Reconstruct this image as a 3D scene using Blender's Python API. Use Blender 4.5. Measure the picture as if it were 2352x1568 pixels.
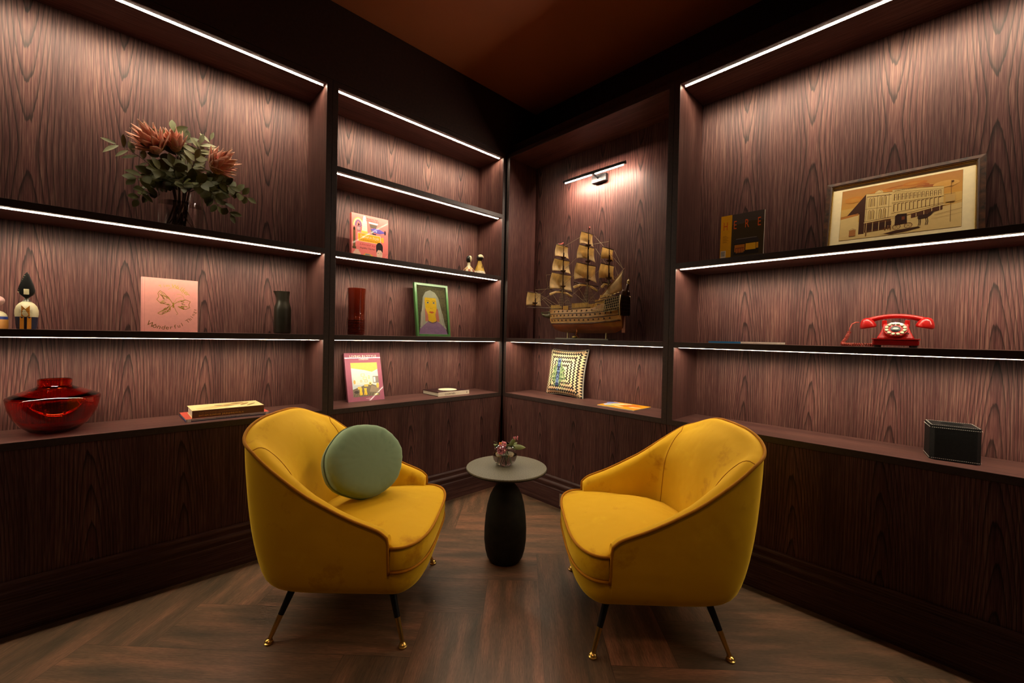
import bpy, bmesh, math, random
from mathutils import Vector, Matrix
PI = math.pi
scene = bpy.context.scene
for o in list(bpy.data.objects): bpy.data.objects.remove(o)
COL = scene.collection

def lin(c):
    c = c / 255.0
    return c / 12.92 if c <= 0.04045 else ((c + 0.055) / 1.055) ** 2.4
def rgb(r, g, b): return (lin(r), lin(g), lin(b), 1.0)

# ------------------------------------------------------------------ camera
cam_d = bpy.data.cameras.new('camera')
cam_d.sensor_width = 36.0
cam_d.lens = 955.2566 / 2352 * 36.0
cam_d.clip_start = 0.02
cam = bpy.data.objects.new('camera', cam_d); COL.objects.link(cam)
F_ = Vector((-0.72392827, 0.68977651, -0.01167178)).normalized()
R_ = Vector((0.6894896, 0.72398565, 0.0211867)).normalized()
U_ = R_.cross(F_).normalized()
M = Matrix((R_, U_, -F_)).transposed().to_4x4()
M.translation = Vector((2.49552, -2.27861, 1.1976))
cam.matrix_world = M
scene.camera = cam
# ------------------------------------------------------------------ view, world
scene.view_settings.view_transform = 'Standard'
scene.view_settings.look = 'None'
scene.view_settings.gamma = 1.0
scene.view_settings.use_curve_mapping = False
scene.view_settings.exposure = 0.0
w = bpy.data.worlds.new('world'); scene.world = w; w.use_nodes = True
w.node_tree.nodes['Background'].inputs[0].default_value = (1.0, 0.62, 0.35, 1)
w.node_tree.nodes['Background'].inputs[1].default_value = 0.004
# added fill spots behind and above the camera, brightening chairs and cabinets
LED_STRENGTH = 165.0
LED_LENS_W = 1.42   # watts per metre through the strips' lenses, aimed at the back panels
LED_COL = (1.0, 0.85, 0.62, 1)
SPOTS = [(2.35, -2.25, 62.0, 0.22, (1.25, -1.1, 0.40), 50), (3.4, -3.4, 12.0, 0.25, (2.6, -2.6, 0), 125)]
for i, (x, y, e, rad, aim, deg) in enumerate(SPOTS):
    ld = bpy.data.lights.new('fill_spot', 'SPOT'); ld.energy = e; ld.color = (1.0, 0.58, 0.31)
    ld.spot_size = math.radians(deg); ld.spot_blend = 0.8; ld.shadow_soft_size = rad
    lo = bpy.data.objects.new('fill_spot', ld); lo.location = (x, y, 3.04); lo.rotation_euler = (Vector(aim) - Vector((x, y, 3.04))).to_track_quat('-Z', 'Y').to_euler(); COL.objects.link(lo)

# ------------------------------------------------------------------ helpers
def tag(o, label=None, cat=None, group=None, kind=None):
    if label: o['label'] = label
    if cat: o['category'] = cat
    if group: o['group'] = group
    if kind: o['kind'] = kind
    return o

def empty(name, loc, rz=0.0, label=None, cat=None, group=None):
    o = bpy.data.objects.new(name, None); COL.objects.link(o)
    o.empty_display_size = 0.05
    o.location = loc; o.rotation_euler = (0, 0, rz)
    return tag(o, label, cat, group)

class MB:
    def __init__(s): s.v = []; s.f = []; s.mi = []; s.M = None
    def add(s, vs, fs, mi=0):
        b = len(s.v)
        if s.M is not None: vs = [s.M @ Vector(v) for v in vs]
        s.v += [tuple(v) for v in vs]; s.f += [tuple(b + i for i in f) for f in fs]; s.mi += [mi] * len(fs)
        return s
    def box(s, x0, x1, y0, y1, z0, z1, mi=0):
        vs = [(x, y, z) for x in (x0, x1) for y in (y0, y1) for z in (z0, z1)]
        return s.add(vs, [(0, 1, 3, 2), (4, 6, 7, 5), (0, 4, 5, 1), (2, 3, 7, 6), (0, 2, 6, 4), (1, 5, 7, 3)], mi)
    def lathe(s, prof, seg=48, c=(0, 0, 0), sx=1.0, sy=1.0, mi=0, close=False):
        n = len(prof); vs = []; fs = []
        for k in range(seg):
            a = 2 * PI * k / seg
            for r, z in prof: vs.append((c[0] + r * sx * math.cos(a), c[1] + r * sy * math.sin(a), c[2] + z))
        for k in range(seg):
            k2 = (k + 1) % seg
            rng = n if close else n - 1
            for i in range(rng):
                j = (i + 1) % n
                fs.append((k * n + i, k2 * n + i, k2 * n + j, k * n + j))
        if not close:
            if prof[0][0] > 1e-5: fs.append(tuple(k * n for k in range(seg))[::-1])
            if prof[-1][0] > 1e-5: fs.append(tuple(k * n + n - 1 for k in range(seg)))
        return s.add(vs, fs, mi)
    def tube(s, pts, r, seg=8, mi=0, closed=False, cap=True):
        pts = [Vector(p) for p in pts]; n = len(pts)
        rs = r if isinstance(r, (list, tuple)) else [r] * n
        vs = []; fs = []; up = None
        for i, p in enumerate(pts):
            if closed: t = pts[(i + 1) % n] - pts[i - 1]
            else: t = pts[min(i + 1, n - 1)] - pts[max(i - 1, 0)]
            if t.length < 1e-9: t = Vector((0, 0, 1))
            t.normalize()
            if up is None: up = Vector((0, 0, 1)) if abs(t.z) < .9 else Vector((1, 0, 0))
            x = up - t * up.dot(t)
            if x.length < 1e-6: x = t.orthogonal()
            x.normalize(); y = t.cross(x); up = x
            for k in range(seg):
                a = 2 * PI * k / seg
                vs.append(p + (x * math.cos(a) + y * math.sin(a)) * rs[i])
        m = n if closed else n - 1
        for i in range(m):
            j = (i + 1) % n
            for k in range(seg):
                k2 = (k + 1) % seg
                fs.append((i * seg + k, i * seg + k2, j * seg + k2, j * seg + k))
        if cap and not closed:
            fs.append(tuple(range(seg))[::-1]); fs.append(tuple((n - 1) * seg + k for k in range(seg)))
        return s.add(vs, fs, mi)
    def grid(s, rows, mi=0, closeu=False, closev=False):
        n = len(rows); m = len(rows[0]); vs = [p for r in rows for p in r]; fs = []
        for i in range(n if closev else n - 1):
            for j in range(m if closeu else m - 1):
                i2 = (i + 1) % n; j2 = (j + 1) % m
                fs.append((i * m + j, i * m + j2, i2 * m + j2, i2 * m + j))
        return s.add(vs, fs, mi)
    def sph(s, c, r, sx=1, sy=1, sz=1, seg=16, mi=0):
        prof = [(math.sin(PI * i / 10) * r, -math.cos(PI * i / 10) * r * sz) for i in range(11)]
        prof[0] = (0, -r * sz); prof[-1] = (0, r * sz)
        return s.lathe(prof, seg, c, sx, sy, mi)
    def build(s, name, mat, parent=None, smooth=False, bevel=0, loc=None, rot=None, solid=0, sub=0, kind=None):
        me = bpy.data.meshes.new(name); me.from_pydata(s.v, [], s.f)
        mats = mat if isinstance(mat, (list, tuple)) else [mat]
        for m in mats: me.materials.append(m)
        if len(mats) > 1: me.polygons.foreach_set('material_index', s.mi)
        bm = bmesh.new(); bm.from_mesh(me)
        bmesh.ops.recalc_face_normals(bm, faces=bm.faces); bm.to_mesh(me); bm.free()
        if smooth:
            me.polygons.foreach_set('use_smooth', [True] * len(me.polygons))
            if smooth != 'all': 
                try: me.set_sharp_from_angle(angle=math.radians(38))
                except Exception: pass
        me.update()
        o = bpy.data.objects.new(name, me); COL.objects.link(o)
        if parent: o.parent = parent
        if loc: o.location = loc
        if rot: o.rotation_euler = rot
        if solid:
            m = o.modifiers.new('s', 'SOLIDIFY'); m.thickness = solid; m.offset = 0
        if bevel:
            m = o.modifiers.new('b', 'BEVEL'); m.width = bevel; m.segments = 2; m.limit_method = 'ANGLE'; m.angle_limit = math.radians(40)
        if sub:
            m = o.modifiers.new('u', 'SUBSURF'); m.levels = sub; m.render_levels = sub
        if kind: o['kind'] = kind
        return o

# ------------------------------------------------------------------ materials
def newmat(name):
    m = bpy.data.materials.new(name); m.use_nodes = True
    nt = m.node_tree; b = nt.nodes['Principled BSDF']
    return m, nt, b
def N(nt, t, **kw):
    n = nt.nodes.new(t)
    for k, v in kw.items(): setattr(n, k, v)
    return n
def math_(nt, op, a, b=None, c=None):
    n = nt.nodes.new('ShaderNodeMath'); n.operation = op
    for i, v in enumerate((a, b, c)):
        if v is None: continue
        if isinstance(v, (int, float)): n.inputs[i].default_value = v
        else: nt.links.new(v, n.inputs[i])
    return n.outputs[0]
def comb(nt, x, y, z):
    n = nt.nodes.new('ShaderNodeCombineXYZ')
    for i, v in enumerate((x, y, z)):
        if isinstance(v, (int, float)): n.inputs[i].default_value = v
        else: nt.links.new(v, n.inputs[i])
    return n.outputs[0]
def noise(nt, vec, scale=1.0, detail=2.0, rough=0.5):
    n = nt.nodes.new('ShaderNodeTexNoise'); n.inputs['Scale'].default_value = scale
    n.inputs['Detail'].default_value = detail; n.inputs['Roughness'].default_value = rough
    if vec is not None: nt.links.new(vec, n.inputs['Vector'])
    return n.outputs['Fac']
def ramp(nt, fac, stops, interp='LINEAR'):
    n = nt.nodes.new('ShaderNodeValToRGB'); n.color_ramp.interpolation = interp
    e = n.color_ramp.elements
    while len(e) < len(stops): e.new(0.5)
    for i, (p, c) in enumerate(stops):
        e[i].position = p; e[i].color = c if len(c) == 4 else (*c, 1)
    nt.links.new(fac, n.inputs[0]); return n.outputs[0]
def mixc(nt, fac, a, b, mode='MIX'):
    n = nt.nodes.new('ShaderNodeMix'); n.data_type = 'RGBA'; n.blend_type = mode
    for s, v in ((n.inputs[0], fac), (n.inputs[6], a), (n.inputs[7], b)):
        if isinstance(v, (int, float)): s.default_value = v
        elif isinstance(v, tuple): s.default_value = v
        else: nt.links.new(v, s)
    return n.outputs[2]
def bump(nt, b, h, strength=0.3, dist=0.01):
    n = nt.nodes.new('ShaderNodeBump'); n.inputs['Strength'].default_value = strength; n.inputs['Distance'].default_value = dist
    nt.links.new(h, n.inputs['Height']); nt.links.new(n.outputs[0], b.inputs['Normal'])

_mc = {}
def thin_cloth(m, fac=0.55):
    nt = m.node_tree; b = nt.nodes['Principled BSDF']; tr = nt.nodes.new('ShaderNodeBsdfTranslucent'); mx = nt.nodes.new('ShaderNodeMixShader')
    nt.links.new(b.inputs['Base Color'].links[0].from_socket, tr.inputs[0]); mx.inputs[0].default_value = fac
    nt.links.new(b.outputs[0], mx.inputs[1]); nt.links.new(tr.outputs[0], mx.inputs[2])
    nt.links.new(mx.outputs[0], nt.nodes['Material Output'].inputs[0])
def plain(name, c, rough=0.5, metal=0.0, coat=0.0, spec=0.5, vary=0.12, scale=30.0):
    if name in _mc: return _mc[name]
    m, nt, b = newmat(name)
    tc = N(nt, 'ShaderNodeTexCoord')
    nz = noise(nt, tc.outputs['Object'], scale, 3.0)
    d = tuple(x * (1 - vary) for x in c[:3]) + (1,); u = tuple(min(1, x * (1 + vary)) for x in c[:3]) + (1,)
    nt.links.new(ramp(nt, nz, [(0.3, d), (0.7, u)]), b.inputs['Base Color'])
    b.inputs['Roughness'].default_value = rough; b.inputs['Metallic'].default_value = metal
    b.inputs['Coat Weight'].default_value = coat; b.inputs['Coat Roughness'].default_value = 0.08
    b.inputs['Specular IOR Level'].default_value = spec
    _mc[name] = m; return m

def wood(ua, va, uoff=0.0, cath=True, tone=1.0, name='stained_oak'):
    """dark plum-stained oak veneer; ua = axis across the grain, va = axis along it"""
    key = ('w', ua, va, round(uoff, 3), cath, tone)
    if key in _mc: return _mc[key]
    m, nt, b = newmat(name)
    tc = N(nt, 'ShaderNodeTexCoord'); sp = N(nt, 'ShaderNodeSeparateXYZ'); nt.links.new(tc.outputs['Object'], sp.inputs[0])
    u = math_(nt, 'ADD', sp.outputs[ua], uoff + 20.0 * 0.31); v = sp.outputs[va]
    # fine pores
    fine = noise(nt, comb(nt, math_(nt, 'MULTIPLY', u, 420.0), math_(nt, 'MULTIPLY', v, 9.0), 0.0), 1.0, 2.0, 0.6)
    mid = noise(nt, comb(nt, math_(nt, 'MULTIPLY', u, 230.0), math_(nt, 'MULTIPLY', v, 1.4), 3.0), 1.0, 1.5, 0.5)
    broad = noise(nt, comb(nt, math_(nt, 'MULTIPLY', u, 9.0), math_(nt, 'MULTIPLY', v, 0.9), 7.0), 1.0, 2.0, 0.5)
    if cath:
        wand = math_(nt, 'MULTIPLY', math_(nt, 'SUBTRACT', noise(nt, comb(nt, 0.0, math_(nt, 'MULTIPLY', v, 1.3), 1.7), 1.0, 0.0), 0.5), 0.055)
        uu = math_(nt, 'ADD', u, wand)
        leaf = math_(nt, 'FLOOR', math_(nt, 'DIVIDE', uu, 0.31))
        uc = math_(nt, 'SUBTRACT', math_(nt, 'SUBTRACT', uu, math_(nt, 'MULTIPLY', leaf, 0.31)), 0.155)
        vs = math_(nt, 'ADD', v, math_(nt, 'MULTIPLY', leaf, 0.009))
        jag = math_(nt, 'MULTIPLY', math_(nt, 'SUBTRACT', noise(nt, comb(nt, math_(nt, 'MULTIPLY', uc, 70.0), math_(nt, 'MULTIPLY', vs, 7.0), math_(nt, 'MULTIPLY', leaf, 0.35)), 1.0, 3.0, 0.6), 0.5), 0.0045)
        jag = math_(nt, 'MULTIPLY', jag, math_(nt, 'MAXIMUM', 0.25, math_(nt, 'SUBTRACT', 2.3, math_(nt, 'MULTIPLY', math_(nt, 'ABSOLUTE', uc), 32.0))))
        slow = math_(nt, 'MULTIPLY', math_(nt, 'SUBTRACT', noise(nt, comb(nt, math_(nt, 'MULTIPLY', uc, 6.0), math_(nt, 'MULTIPLY', vs, 1.8), math_(nt, 'MULTIPLY', leaf, 0.12)), 1.0, 0.0), 0.5), 0.0055)
        h = 0.030
        r = math_(nt, 'SQRT', math_(nt, 'ADD', math_(nt, 'MULTIPLY', uc, uc), h * h))
        dv = math_(nt, 'SUBTRACT', vs, 1.74)
        T = math_(nt, 'MULTIPLY', math_(nt, 'SQRT', math_(nt, 'ADD', math_(nt, 'MULTIPLY', dv, dv), 0.008)), 0.125)
        q2 = math_(nt, 'DIVIDE', uc, 0.10); T = math_(nt, 'DIVIDE', T, math_(nt, 'ADD', 1.0, math_(nt, 'MULTIPLY', q2, q2)))
        ring = math_(nt, 'DIVIDE', math_(nt, 'ADD', math_(nt, 'ADD', math_(nt, 'SUBTRACT', r, T), jag), math_(nt, 'ADD', slow, 1.0)), 0.0195)
        fr = math_(nt, 'FRACT', ring)
        g = ramp(nt, fr, [(0.0, (1, 1, 1)), (0.50, (0.95, 0.95, 0.95)), (0.78, (0.55, 0.55, 0.55)), (0.88, (0.12, 0.12, 0.12)), (0.95, (0.12, 0.12, 0.12)), (1.0, (0.95, 0.95, 0.95))])
        # ring contrast fades away from the heart of the leaf
        au = math_(nt, 'ABSOLUTE', uc)
        wgt = ramp(nt, au, [(0.0, (1, 1, 1)), (0.06, (0.95, 0.95, 0.95)), (0.11, (0.5, 0.5, 0.5)), (0.15, (0.32, 0.32, 0.32))])
        ringv = mixc(nt, wgt, (0.72, 0.72, 0.72, 1), g)
    fv = math_(nt, 'ADD', math_(nt, 'MULTIPLY', fine, 0.55), math_(nt, 'MULTIPLY', mid, 0.45))
    t = tone
    c1 = (0.028 * t, 0.0088 * t, 0.0080 * t, 1); c2 = (0.086 * t, 0.031 * t, 0.028 * t, 1); c3 = (0.180 * t, 0.096 * t, 0.072 * t, 1)
    base = ramp(nt, fv, [(0.30, c1), (0.47, c2), (0.68, c3)])
    base = mixc(nt, 0.55, base, ramp(nt, broad, [(0.3, (0.42, 0.34, 0.38, 1)), (0.7, (1.25, 1.2, 1.15, 1))]), 'MULTIPLY')
    if cath: base = mixc(nt, 0.86, base, ringv, 'MULTIPLY')
    nt.links.new(base, b.inputs['Base Color'])
    b.inputs['Roughness'].default_value = 0.5; b.inputs['Specular IOR Level'].default_value = 0.22
    bump(nt, b, fv, 0.2, 0.002)
    _mc[key] = m; return m

def floor_mat():
    m, nt, b = newmat('smoked_oak_herringbone')
    tc = N(nt, 'ShaderNodeTexCoord'); sp = N(nt, 'ShaderNodeSeparateXYZ'); nt.links.new(tc.outputs['Object'], sp.inputs[0])
    x, y = sp.outputs[0], sp.outputs[1]; q = 0.70710678; wa, wb = 0.248, 0.256
    A = math_(nt, 'DIVIDE', math_(nt, 'SUBTRACT', math_(nt, 'MULTIPLY', math_(nt, 'ADD', x, y), q), 0.01), wa)
    B = math_(nt, 'DIVIDE', math_(nt, 'ADD', math_(nt, 'MULTIPLY', math_(nt, 'SUBTRACT', y, x), q), 1.343), wb)
    i = math_(nt, 'FLOOR', A); j = math_(nt, 'FLOOR', B)
    k = math_(nt, 'FLOORED_MODULO', math_(nt, 'ADD', math_(nt, 'SUBTRACT', i, j), 3.0), 8.0)
    isv = math_(nt, 'GREATER_THAN', k, 3.5)
    # plank ids: a horizontal one starts at i-k; a vertical one ends at j+(k-4) reading upwards
    idh = comb(nt, math_(nt, 'SUBTRACT', i, k), j, 0.0)
    idv = comb(nt, i, math_(nt, 'ADD', j, k), 5.0)
    mx = N(nt, 'ShaderNodeMix', data_type='VECTOR'); nt.links.new(isv, mx.inputs[0]); nt.links.new(idh, mx.inputs[4]); nt.links.new(idv, mx.inputs[5])
    wn = N(nt, 'ShaderNodeTexWhiteNoise', noise_dimensions='3D'); nt.links.new(mx.outputs[1], wn.inputs['Vector'])
    rnd = wn.outputs['Value']
    # across / along coordinates
    ms = N(nt, 'ShaderNodeMix', data_type='FLOAT'); nt.links.new(isv, ms.inputs[0]); nt.links.new(B, ms.inputs[2]); nt.links.new(A, ms.inputs[3])
    ml = N(nt, 'ShaderNodeMix', data_type='FLOAT'); nt.links.new(isv, ml.inputs[0]); nt.links.new(A, ml.inputs[2]); nt.links.new(B, ml.inputs[3])
    cr, al = ms.outputs[0], ml.outputs[0]
    off = math_(nt, 'MULTIPLY', rnd, 40.0)
    fine = noise(nt, comb(nt, math_(nt, 'MULTIPLY', cr, 60.0), math_(nt, 'MULTIPLY', al, 2.6), off), 1.0, 3.0, 0.6)
    mid = noise(nt, comb(nt, math_(nt, 'MULTIPLY', cr, 5.0), math_(nt, 'MULTIPLY', al, 0.7), off), 1.0, 2.0, 0.5)
    pores = noise(nt, comb(nt, math_(nt, 'MULTIPLY', cr, 160.0), math_(nt, 'MULTIPLY', al, 9.0), off), 1.0, 2.0, 0.6)
    base = ramp(nt, mid, [(0.30, (0.062, 0.040, 0.023, 1)), (0.5, (0.112, 0.062, 0.035, 1)), (0.70, (0.185, 0.088, 0.050, 1))])
    base = mixc(nt, 0.8, base, ramp(nt, fine, [(0.3, (0.66, 0.66, 0.66, 1)), (0.7, (1.22, 1.2, 1.18, 1))]), 'MULTIPLY')
    base = mixc(nt, 0.5, base, ramp(nt, pores, [(0.35, (0.45, 0.45, 0.45, 1)), (0.6, (1.2, 1.2, 1.2, 1))]), 'MULTIPLY')
    base = mixc(nt, 0.7, base, ramp(nt, rnd, [(0.0, (0.65, 0.68, 0.66, 1)), (0.6, (1.0, 0.98, 0.95, 1)), (1.0, (1.55, 1.3, 1.2, 1))]), 'MULTIPLY')
    # joints
    fa = math_(nt, 'FRACT', cr); e1 = math_(nt, 'MINIMUM', fa, math_(nt, 'SUBTRACT', 1.0, fa))
    fl = math_(nt, 'FRACT', al); fe = math_(nt, 'MINIMUM', fl, math_(nt, 'SUBTRACT', 1.0, fl))
    k4 = math_(nt, 'FLOORED_MODULO', k, 4.0)
    lo0 = math_(nt, 'LESS_THAN', k4, 0.5); hi3 = math_(nt, 'GREATER_THAN', k4, 2.5)
    isend_lo = math_(nt, 'MULTIPLY', lo0, math_(nt, 'LESS_THAN', fl, 0.5)); isend_hi = math_(nt, 'MULTIPLY', hi3, math_(nt, 'GREATER_THAN', fl, 0.5))
    isend_v_lo = math_(nt, 'MULTIPLY', hi3, math_(nt, 'LESS_THAN', fl, 0.5)); isend_v_hi = math_(nt, 'MULTIPLY', lo0, math_(nt, 'GREATER_THAN', fl, 0.5))
    eh = math_(nt, 'ADD', isend_lo, isend_hi); ev = math_(nt, 'ADD', isend_v_lo, isend_v_hi)
    me = N(nt, 'ShaderNodeMix', data_type='FLOAT'); nt.links.new(isv, me.inputs[0]); nt.links.new(eh, me.inputs[2]); nt.links.new(ev, me.inputs[3])
    endd = math_(nt, 'ADD', fe, math_(nt, 'MULTIPLY', math_(nt, 'SUBTRACT', 1.0, me.outputs[0]), 1.0))
    e = math_(nt, 'MINIMUM', e1, endd)
    joint = ramp(nt, e, [(0.0, (0.45, 0.42, 0.4, 1)), (0.008, (1, 1, 1, 1))])
    base = mixc(nt, 1.0, base, joint, 'MULTIPLY')
    nt.links.new(base, b.inputs['Base Color'])
    nt.links.new(ramp(nt, pores, [(0.3, (0.5, 0.5, 0.5, 1)), (0.7, (0.38, 0.38, 0.38, 1))]), b.inputs['Roughness'])
    b.inputs['Specular IOR Level'].default_value = 0.4
    bump(nt, b, fine, 0.2, 0.002)
    return m

def velvet(name, c, dark, light, sheen=0.8, scale=5.0, tint=None):
    if name in _mc: return _mc[name]
    m, nt, b = newmat(name)
    tc = N(nt, 'ShaderNodeTexCoord')
    nz = noise(nt, tc.outputs['Object'], scale, 5.0, 0.62)
    nz2 = noise(nt, tc.outputs['Object'], 900.0, 1.0)
    col = ramp(nt, nz, [(0.30, dark), (0.42, c), (0.60, c), (0.74, light)])
    nt.links.new(col, b.inputs['Base Color'])
    b.inputs['Roughness'].default_value = 0.75; b.inputs['Specular IOR Level'].default_value = 0.12
    b.inputs['Sheen Weight'].default_value = sheen; b.inputs['Sheen Roughness'].default_value = 0.35
    b.inputs['Sheen Tint'].default_value = tint or light
    nz3 = noise(nt, tc.outputs['Object'], 7.0, 2.0, 0.5)
    bump(nt, b, math_(nt, 'ADD', math_(nt, 'MULTIPLY', nz3, 1.0), math_(nt, 'MULTIPLY', nz2, 0.02)), 0.35, 0.02)
    _mc[name] = m; return m

def emit(name, c, s):
    if name in _mc: return _mc[name]
    m, nt, b = newmat(name)
    b.inputs['Base Color'].default_value = (0.8, 0.8, 0.8, 1)
    tc = N(nt, 'ShaderNodeTexCoord'); nz = noise(nt, tc.outputs['Object'], 40.0, 1.0)
    nt.links.new(ramp(nt, nz, [(0.0, tuple(x * .97 for x in c[:3]) + (1,)), (1.0, c)]), b.inputs['Emission Color'])
    b.inputs['Emission Strength'].default_value = s
    _mc[name] = m; return m

def glass(name, c, rough=0.0, ior=1.45, vary=0.03):
    if name in _mc: return _mc[name]
    m, nt, b = newmat(name)
    tc = N(nt, 'ShaderNodeTexCoord'); nz = noise(nt, tc.outputs['Object'], 12.0, 1.0)
    nt.links.new(ramp(nt, nz, [(0.3, tuple(x * (1 - vary) for x in c[:3]) + (1,)), (0.7, c)]), b.inputs['Base Color'])
    b.inputs['Transmission Weight'].default_value = 1.0; b.inputs['Roughness'].default_value = rough; b.inputs['IOR'].default_value = ior
    _mc[name] = m; return m

def printed(rough=0.35, coat=0.0, name='printed_cover'):
    k = (name, rough, coat)
    if k in _mc: return _mc[k]
    m, nt, b = newmat(name)
    at = N(nt, 'ShaderNodeAttribute', attribute_name='Col')
    tc = N(nt, 'ShaderNodeTexCoord'); nz = noise(nt, tc.outputs['Object'], 60.0, 3.0)
    nt.links.new(mixc(nt, 0.25, at.outputs['Color'], ramp(nt, nz, [(0.3, (0.85, 0.85, 0.85, 1)), (0.7, (1.1, 1.1, 1.1, 1))]), 'MULTIPLY'), b.inputs['Base Color'])
    b.inputs['Roughness'].default_value = rough; b.inputs['Coat Weight'].default_value = coat; b.inputs['Coat Roughness'].default_value = 0.03; b.inputs['Specular IOR Level'].default_value = 0.15
    _mc[k] = m; return m

PRINT = printed(0.45); GLOSS = printed(0.5, 0.22, 'glossy_cover')
BLACKWOOD = plain('dark_wood_shade', (0.026, 0.012, 0.009, 1), 0.5, vary=0.3, scale=60)  # dark wood; on front edges and fascia the colour carries painted shade
BRASS = plain('brushed_brass', (0.62, 0.40, 0.11, 1), 0.28, 1.0, vary=0.08)
GOLD = plain('gold_foil', (0.60, 0.42, 0.13, 1), 0.35, 1.0, vary=0.15, scale=200)
BLACKMETAL = plain('black_metal', (0.012, 0.012, 0.013, 1), 0.38, 0.6)
LIP = plain('aluminium_profile', (0.45, 0.44, 0.42, 1), 0.5, 0.2)
LED = emit('led_diffuser', LED_COL, LED_STRENGTH)

# ------------------------------------------------------------------ flat printed art
_gl = {}
def glyph(ch):
    if ch in _gl: return _gl[ch]
    cu = bpy.data.curves.new('g', 'FONT'); cu.body = ch; cu.size = 1.0
    ob = bpy.data.objects.new('g', cu); COL.objects.link(ob)
    bpy.context.view_layer.update()
    dg = bpy.context.evaluated_depsgraph_get(); me = ob.evaluated_get(dg).to_mesh()
    vs = [(v.co.x, v.co.y) for v in me.vertices]; fs = [tuple(p.vertices) for p in me.polygons]
    ob.evaluated_get(dg).to_mesh_clear(); bpy.data.objects.remove(ob); bpy.data.curves.remove(cu)
    if vs:
        x0 = min(v[0] for v in vs); x1 = max(v[0] for v in vs); vs = [(v[0] - x0, v[1]) for v in vs]; adv = x1 - x0 + 0.09
    else: adv = 0.32
    _gl[ch] = (vs, fs, adv); return _gl[ch]

class Art:
    """flat print made of coloured polygons in a w x h rectangle"""
    def __init__(s, w, h): s.w = w; s.h = h; s.v = []; s.f = []; s.c = []; s.lay = 0; s.last = ''; s.hold = False
    def raw(s, c, vs, fs, kind='p'):
        # strokes drawn one after another share a layer, so the print stays flat
        if not (s.hold or (kind == 'l' and s.last == 'l')): s.lay += 1
        s.last = kind; b = len(s.v); d = s.lay * 0.00003
        s.v += [(x, y, d) for x, y in vs]; s.f += [tuple(b + i for i in f) for f in fs]; s.c += [c] * len(fs)
    def poly(s, c, pts): s.raw(c, pts, [tuple(range(len(pts)))])
    def rect(s, c, x0, y0, x1, y1): s.poly(c, [(x0, y0), (x1, y0), (x1, y1), (x0, y1)])
    def ell(s, c, cx, cy, rx, ry, n=24, a0=0.0, a1=2 * PI, rot=0):
        P = []
        for k in range(n + (0 if a1 - a0 > 6.28 else 1)):
            a = a0 + (a1 - a0) * k / n; x, y = rx * math.cos(a), ry * math.sin(a)
            P.append((cx + x * math.cos(rot) - y * math.sin(rot), cy + x * math.sin(rot) + y * math.cos(rot)))
        s.poly(c, P)
    def line(s, c, pts, t):
        vs = []; fs = []
        n = len(pts)
        for i, p in enumerate(pts):
            a = pts[max(i - 1, 0)]; b = pts[min(i + 1, n - 1)]; dx, dy = b[0] - a[0], b[1] - a[1]; L = math.hypot(dx, dy) or 1
            nx, ny = -dy / L * t / 2, dx / L * t / 2
            vs += [(p[0] + nx, p[1] + ny), (p[0] - nx, p[1] - ny)]
        for i in range(n - 1): fs.append((2 * i, 2 * i + 1, 2 * i + 3, 2 * i + 2))
        s.raw(c, vs, fs, 'l')
    def arc(s, c, cx, cy, r, a0, a1, t, n=20, ry=None):
        ry = ry or r
        s.line(c, [(cx + r * math.cos(a0 + (a1 - a0) * k / n), cy + ry * math.sin(a0 + (a1 - a0) * k / n)) for k in range(n + 1)], t)
    def text(s, c, st, x, y, size, align='L', sx=1.0, slant=0.0, width=None, bold=0.0):
        adv = sum(glyph(ch)[2] for ch in st) * size * sx
        if width: sx *= width / adv; adv = width
        if align == 'C': x -= adv / 2
        if align == 'R': x -= adv
        V = []; Fc = []
        for ch in st:
            vs, fs, ad = glyph(ch); b = len(V)
            V += [(x + (vx + slant * vy) * size * sx, y + vy * size) for vx, vy in vs]; Fc += [tuple(b + i for i in f) for f in fs]
            x += ad * size * sx
        if V: s.raw(c, V, Fc)
    def arctext(s, c, st, cx, cy, r, a0, a1, sizes, inward=False):
        """letters spread along an arc from angle a0 to a1 (radians); inward = read along the bottom"""
        n = len(st); V = []; Fc = []
        for k, ch in enumerate(st):
            vs, fs, ad = glyph(ch); sz = sizes(k / max(1, n - 1)) if callable(sizes) else sizes
            a = a0 + (a1 - a0) * (k + .5) / n; rot = a - PI / 2 if not inward else a + PI / 2
            rr = r(k / max(1, n - 1)) if callable(r) else r; px, py = cx + rr * math.cos(a), cy + rr * math.sin(a); b = len(V); hw = (ad - .09) / 2
            for vx, vy in vs:
                X, Y = (vx - hw) * sz, (vy - .35) * sz
                V.append((px + X * math.cos(rot) - Y * math.sin(rot), py + X * math.sin(rot) + Y * math.cos(rot)))
            Fc += [tuple(b + i for i in f) for f in fs]
        if V: s.raw(c, V, Fc)
    def build(s, name, parent, org, xd, yd, mat=None):
        """org = lower-left corner, xd / yd = directions of the print's axes; it faces along xd x yd"""
        xd = Vector(xd).normalized(); yd = Vector(yd).normalized(); nd = xd.cross(yd); org = Vector(org)
        me = bpy.data.meshes.new(name)
        me.from_pydata([tuple(org + xd * x + yd * y + nd * d) for x, y, d in s.v], [], s.f)
        ca = me.color_attributes.new('Col', 'FLOAT_COLOR', 'CORNER')
        i = 0
        for p, c in zip(me.polygons, s.c):
            for _ in p.loop_indices:
                ca.data[i].color = c if len(c) == 4 else (*c, 1); i += 1
        me.materials.append(mat or PRINT)
        o = bpy.data.objects.new(name, me); COL.objects.link(o); o.parent = parent
        return o

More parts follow.
